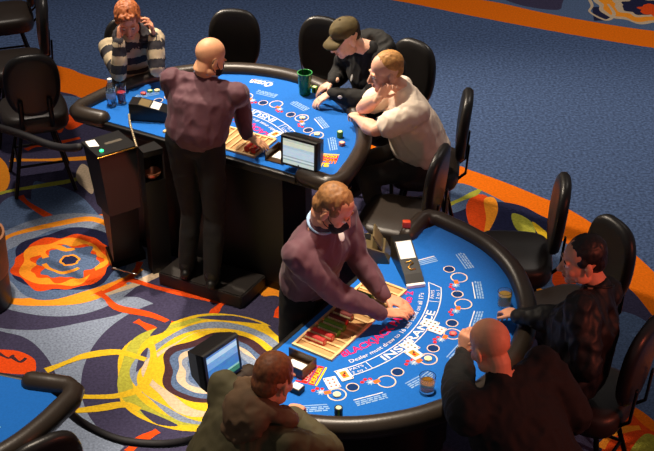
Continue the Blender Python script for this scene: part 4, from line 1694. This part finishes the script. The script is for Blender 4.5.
# --- far dealer
fd = person('bald dealer in plum shirt and black mask standing with his back turned', FAR.w(-0.16, -0.02, 0)[:2], (0.12, 0.99),
            FAR.w(-0.12, 0.04, 1.10), at(206, 76, 1.49), at(210, 57, 1.61), (0.80, 0.60), 28,
            (FAR.w(0.10, 0.36, 1.03), at(247, 136, 1.04)), (FAR.w(0.16, 0.02, 0.9), at(243, 112, 1.1)),
            (FAR.w(0.0, 0.48, 1.0) - FAR.w(0.10, 0.36, 1.03), at(260, 143, 1.0) - at(247, 136, 1.04)),
            SKIN_A, PLUM, BLKCL, seated=False, mask=True, collar=COLL, hair=None,
            knees=(FAR.w(-0.04, 0.06, 0.56), FAR.w(-0.22, 0.06, 0.56)), feet=(FAR.w(-0.02, 0.0, 0.185), FAR.w(-0.24, -0.02, 0.185)),
            shw=0.20, seed=5.1, curls=(14, 14), build_=1.16)
bm = new_bm()
kp = at(207, 163, 0.95) - fd['off']
tube(bm, [kp + V((0, 0, 0.04)), kp + V((0.004, -0.004, -0.02))], [(0.006, 0.004), (0.012, 0.006)], 8)
tube(bm, [kp + V((0.004, -0.004, -0.02)), kp + V((0.0, -0.006, -0.075))], [(0.010, 0.006), (0.006, 0.004)], 8)
o = build('key_fob', bm, BRASS, fd['t'])
o['label'] = 'brass keys hanging from the belt'

# --- woman in striped hoodie
wo_n = at(131, 37, 1.23)
STR1 = mat('stripe_cream', (196, 178, 146), 0.85, 0, 0.08, 30)
STR2 = mat('stripe_charcoal', (48, 46, 52), 0.85, 0, 0.12, 30)
wo = person('red-haired woman in a striped hoodie, elbows on the far table', (-1.40, 8.55), (0.32, -0.95),
            (-1.38, 8.56, 0.77), wo_n, at(128, 19, 1.38), (0.12, -0.99), 26,
            (at(154, 36, 1.25), at(119, 41, 1.28)), (at(158, 80, 0.98), at(114, 71, 1.035)),
            (V((-0.12, -0.05, 0.98)), at(119, 25, 1.37) - at(119, 41, 1.28)),
            SKIN_B, STR1, BLKCL, roll=4, hair=(mat('red_hair', (172, 96, 50), 0.55, 0, 0.3, 50), 'full'),
            knees=(V((-1.02, 8.28, 0.69)), V((-1.28, 8.20, 0.69))), feet=(V((-1.05, 8.32, 0.33)), V((-1.27, 8.26, 0.33))),
            topmats=[STR1, STR2], stripe=0.062, shw=0.165, seed=3.3, curls=(35, 30), normals=(V((-1, -0.2, -0.3)), V((0.9, 0.2, 0.2))), l1=0.26, l2=0.225, topname='striped_hoodie', wr_amp=0.007)
hood_part(wo, STR2, 0.03, 0.9, 3.0)
bm = new_bm()
c = wo['neck'] - wo['up'] * 0.10 + wo['fw'] * 0.118 - wo['off']
loft(bm, [[c + wo['r'] * x + wo['up'] * y + wo['fw'] * (z + d) for x, y, z in ((-0.04, 0.075, -0.05), (0.04, 0.075, -0.05), (0.012, -0.06, 0.0), (-0.012, -0.06, 0.0))] for d in (-0.02, 0.006)])
build('undershirt', bm, WHITE, wo['t'], smooth=False)

# --- capped man in black hoodie
BLKH = mat('black_hoodie_cloth', (8, 7, 7), 0.85, 0, 0.15, 20, 0.1, 250)
cp_ = person('man in a khaki cap and black hoodie reaching onto the far table', (0.42, 8.12), (-0.72, -0.70),
             (0.40, 8.08, 0.77), at(371, 50, 1.28), at(345, 37, 1.38), (-0.90, -0.44), 24,
             (at(331, 93, 1.03), at(333, 82, 1.03)), (at(372, 90, 1.07), at(345, 62, 1.1)),
             (at(321, 99, 0.995) - at(331, 93, 1.03), at(322, 88, 0.99) - at(333, 82, 1.03)),
             SKIN_C, BLKH, BLKCL, hair=(mat('dark_hair', (44, 30, 22), 0.6, 0, 0.2, 60), 'crop'),
             knees=(V((0.18, 7.72, 0.69)), V((-0.02, 7.92, 0.69))), feet=(V((0.22, 7.78, 0.33)), V((0.06, 7.94, 0.33))),
             shw=0.195, seed=7.7, curls=(22, 22), topname='black_hoodie', build_=1.22, wr_amp=0.012, hsc=1.06)
hood_part(cp_, BLKH, 0.03, 1.25, 4.0)
CAPM = mat('khaki_cap_cloth', (84, 70, 34), 0.8, 0, 0.1, 40)


def cap_part(P, m):
    h, R, T, s = P['head'], P['R'], P['T'], P['hsc']
    bm = new_bm()
    ell(bm, h + R @ V((0, -0.016, 0.055)), (0.087, 0.105, 0.080), R, 28)
    b = remesh(bm, 0.006, 2, 0.003, 15, 1)
    cut = h + R @ V((0, 0, 0.035))
    n = R @ V((0, 0.12, 1)).normalized()
    bmesh.ops.transform(b, matrix=T, verts=b.verts[:])
    bmesh.ops.bisect_plane(b, geom=b.verts[:] + b.edges[:] + b.faces[:], plane_co=cut - P['off'], plane_no=n, clear_inner=True)
    bmesh.ops.holes_fill(b, edges=[e for e in b.edges if e.is_boundary])
    o = build('cap', b, m, P['t'])
    bm = new_bm()
    L1, L2 = [], []
    N = 15
    outer, inner = [], []
    for q in range(N):
        a = PI * (0.12 + 0.76 * q / (N - 1))
        x, y = math.cos(a), math.sin(a)
        inner.append((0.080 * x, 0.084 * y - 0.002, 0.043 - 0.012 * x * x))
        outer.append((0.084 * x, 0.080 + 0.078 * y, 0.026 - 0.020 * x * x - 0.010 * y))
    def pl(seq, dz):
        return [h + R @ V((p[0], p[1], p[2] + dz)) - P['off'] for p in seq]
    loop_t = pl(inner, 0.004) + pl(outer[::-1], 0.004)
    # build as strips
    it, ot, ib, ob = pl(inner, 0.004), pl(outer, 0.004), pl(inner, -0.004), pl(outer, -0.004)
    secs = [[it[q], ot[q], ob[q], ib[q]] for q in range(N)]
    loft(bm, secs)
    build('brim', bm, m, o)
    bm = new_bm()
    ell(bm, h + R @ V((0, -0.016, 0.136)) - P['off'], (0.008, 0.008, 0.005), R, 10)
    build('button', bm, m, o)


cap_part(cp_, CAPM)
pin(cp_, 340, 97, 0.016, 0.012, WHITEP, 'sleeve_mark', 'small white sleeve mark')
pin(cp_, 352, 78, 0.012, 0.026, WHITEP, 'chest_mark', 'small white chest mark')

# --- blond man in white T-shirt
TEE = mat('white_tee_cloth', (240, 224, 204), 0.85, 0, 0.04, 20)
GREYT = mat('charcoal_trouser_cloth', (46, 40, 36), 0.85, 0, 0.15, 20)
bl = person('blond man in a white T-shirt leaning on the far table with chin in hand', (0.60, 7.44), (-0.95, -0.22),
            (0.66, 7.38, 0.77), at(405, 91, 1.25), at(386, 71, 1.38), (-0.97, -0.22), 12,
            (at(358, 119, 1.03), at(379, 98, 1.24)), (at(366, 140, 1.035), at(352, 114, 1.035)),
            (at(351, 110, 1.02) - at(358, 119, 1.03), at(388, 86, 1.31) - at(379, 98, 1.24)),
            SKIN_C, TEE, GREYT, hair=(mat('blond_hair', (196, 142, 78), 0.6, 0, 0.25, 60), 'crop'), sleeve='short',
            knees=(V((0.26, 7.24, 0.69)), V((0.22, 7.44, 0.69))), feet=(V((0.36, 7.25, 0.33)), V((0.34, 7.42, 0.33))),
            shw=0.20, seed=9.2, curls=(40, 45), normals=(V((0, 0, -1)), V((0.6, -0.2, 0.5))), hsc=1.06, topname='white_tee', build_=1.24, belly=0.05, wr_amp=0.011)
pin(bl, 377, 119, 0.010, 0.014, BLACKP, 'sleeve_logo', 'small dark sleeve mark')
bm = new_bm()
pc = at(369, 182, 0.655) - bl['off']
for q in range(6):
    a = q * PI / 3
    ell(bm, pc + V((0.03 * math.cos(a), 0.01 * math.sin(a) - 0.02, 0.026 * math.sin(a))), (0.012, 0.008, 0.012), None, 8)
o = build('trouser_print', bm, mat('pink_white_print', (226, 196, 186), 0.8, 0, 0.1, 40), bl['t'])
o['label'] = 'pale flower print on the trousers'

# --- man in leather jacket
LJ = mat('black_leather_jacket', (11, 8, 7), 0.58, 0, 0.15, 14, 0.12, 90)
lj = person('dark-haired man in a black leather jacket holding a glass at the right', (1.24, 5.02), (-0.83, 0.50),
            (1.20, 5.05, 0.77), at(598, 287, 1.25), at(583, 259, 1.39), (-0.98, -0.05), 8,
            (at(552, 363, 0.90), at(516, 316, 1.03)), (at(585, 390, 0.9), at(560, 346, 1.04)),
            (at(541, 358, 0.90) - at(552, 363, 0.90), at(502, 307, 1.0) - at(516, 316, 1.03)),
            SKIN_B, LJ, BLKCL, hair=(mat('black_hair', (26, 18, 15), 0.5, 0, 0.2, 60), 'short'),
            knees=(V((0.90, 5.06, 0.69)), V((1.04, 5.28, 0.69))), feet=(V((0.98, 5.02, 0.33)), V((1.10, 5.22, 0.33))),
            shw=0.215, seed=11.0, hsc=1.05, curls=(30, 42), topname='leather_jacket', build_=1.28, collar=LJ, wr_amp=0.015)

# --- bald man in black
bd = person('bald man in black seen from behind at the near table', (1.02, 4.30), (-0.66, 0.75),
            (1.00, 4.27, 0.77), at(500, 376, 1.25), at(490, 345, 1.37), (-0.58, 0.82), 28,
            (at(463, 353, 1.12), at(557, 427, 0.80)), (at(440, 388, 1.03), at(585, 440, 0.85)),
            (V((0.02, 0.05, 0.2)), at(551, 436, 0.76) - at(557, 427, 0.80)),
            SKIN_B, BLKH, BLKCL, hair=None,
            knees=(V((0.66, 4.50, 0.69)), V((0.92, 4.68, 0.69))), feet=(V((0.74, 4.42, 0.33)), V((0.96, 4.58, 0.33))),
            shw=0.25, seed=13.0, hsc=1.06, curls=(45, 35), normals=(V((0.5, 0.5, 0)), V((0, 0, -1))), topname='black_sweater', build_=1.35, belly=0.05, wr_amp=0.010)
bm = new_bm()
d = (bd['wr'][0] - bd['el'][0]).normalized()
s_, n_ = orient(d)
c = bd['wr'][0] + d * 0.012 - bd['off']
for q in range(16):
    a = 2 * PI * q / 16
    ell(bm, c + s_ * 0.032 * math.cos(a) + n_ * 0.032 * math.sin(a), (0.007, 0.007, 0.007), None, 8)
o = build('bracelet', bm, CHROME, bd['t'])
o['label'] = 'pale beaded bracelet'

# --- man in olive hooded jacket
OLV = mat('olive_jacket_cloth', (70, 64, 38), 0.8, 0, 0.15, 12, 0.1, 250)
OLB = mat('brown_hood_cloth', (98, 74, 50), 0.8, 0, 0.15, 12, 0.1, 250)
hd = person('man in an olive jacket with a brown hood, back to the camera', NEAR.w(-1.42, 0.45, 0)[:2], (0.55, 0.83),
            NEAR.w(-1.40, 0.45, 0.77), at(264, 403, 1.24), at(274, 378, 1.37), (0.62, 0.78), 20,
            (at(232, 402, 1.04), at(292, 413, 1.04)), (at(228, 470, 0.9), at(322, 448, 1.0)),
            (V((0.3, 0.8, -0.15)), at(300, 403, 1.0) - at(292, 413, 1.04)),
            SKIN_B, OLV, BLKCL, hair=(mat('brown_hair', (124, 72, 38), 0.6, 0, 0.3, 60), 'short'),
            knees=(NEAR.w(-1.12, 0.35, 0.69), NEAR.w(-1.12, 0.62, 0.69)), feet=(NEAR.w(-1.2, 0.36, 0.33), NEAR.w(-1.2, 0.6, 0.33)),
            shw=0.205, seed=15.0, curls=(30, 30), topname='olive_jacket', build_=1.12, wr_amp=0.009)
hood_part(hd, OLB, 0.04, 1.15, 6.0)


# ------------------------------------------------------------------ light
def spot(name, loc, target, power, angle, radius, col, blend=0.6):
    l = bpy.data.lights.new(name, 'SPOT')
    l.energy = power
    l.spot_size = math.radians(angle)
    l.spot_blend = blend
    l.shadow_soft_size = radius
    l.color = col
    o = bpy.data.objects.new(name, l)
    o.location = loc
    d = V(target) - V(loc)
    o.rotation_euler = d.to_track_quat('-Z', 'Y').to_euler()
    COL.objects.link(o)
    return o


WARM = (1.0, 0.84, 0.66)
spot('ceiling_spot', (0.25, 5.75, 7.2), (-0.02, 5.28, 0.95), 2100, 21, 0.10, WARM, 0.55)
spot('ceiling_spot', (-1.3, 8.9, 7.2), (-0.55, 7.55, 0.95), 2400, 26, 0.12, WARM, 0.6)
spot('ceiling_spot', (-1.9, 6.1, 7.4), (-1.25, 5.6, 0.0), 2000, 40, 0.15, WARM, 0.8)
spot('ceiling_spot', (-4.2, 11.5, 5.2), (1.6, 8.2, 0.3), 2600, 40, 0.15, WARM, 0.8)
spot('ceiling_spot', (3.0, 10.5, 7.0), (2.6, 10.2, 0.0), 800, 80, 0.3, (1, 0.9, 0.8), 1.0)
spot('ceiling_spot', (-2.9, 9.9, 7.2), (-2.2, 9.3, 0.0), 800, 64, 0.2, (1, 0.88, 0.76), 1.0)  # extra spot added to brighten the dark top-left carpet, no known fixture
spot('red_lamp', (3.4, 3.4, 2.6), (0.9, 4.8, 1.3), 190, 60, 0.3, (1.0, 0.16, 0.08), 1.0)
wd = bpy.data.worlds.new('world')
wd.use_nodes = True
wd.node_tree.nodes['Background'].inputs['Color'].default_value = (0.55, 0.5, 0.5, 1)
wd.node_tree.nodes['Background'].inputs['Strength'].default_value = 0.19
SC.world = wd
SC.view_settings.view_transform = 'Standard'
SC.view_settings.look = 'None'
SC.view_settings.gamma = 1.0
SC.view_settings.exposure = 0.0
SC.view_settings.use_curve_mapping = False
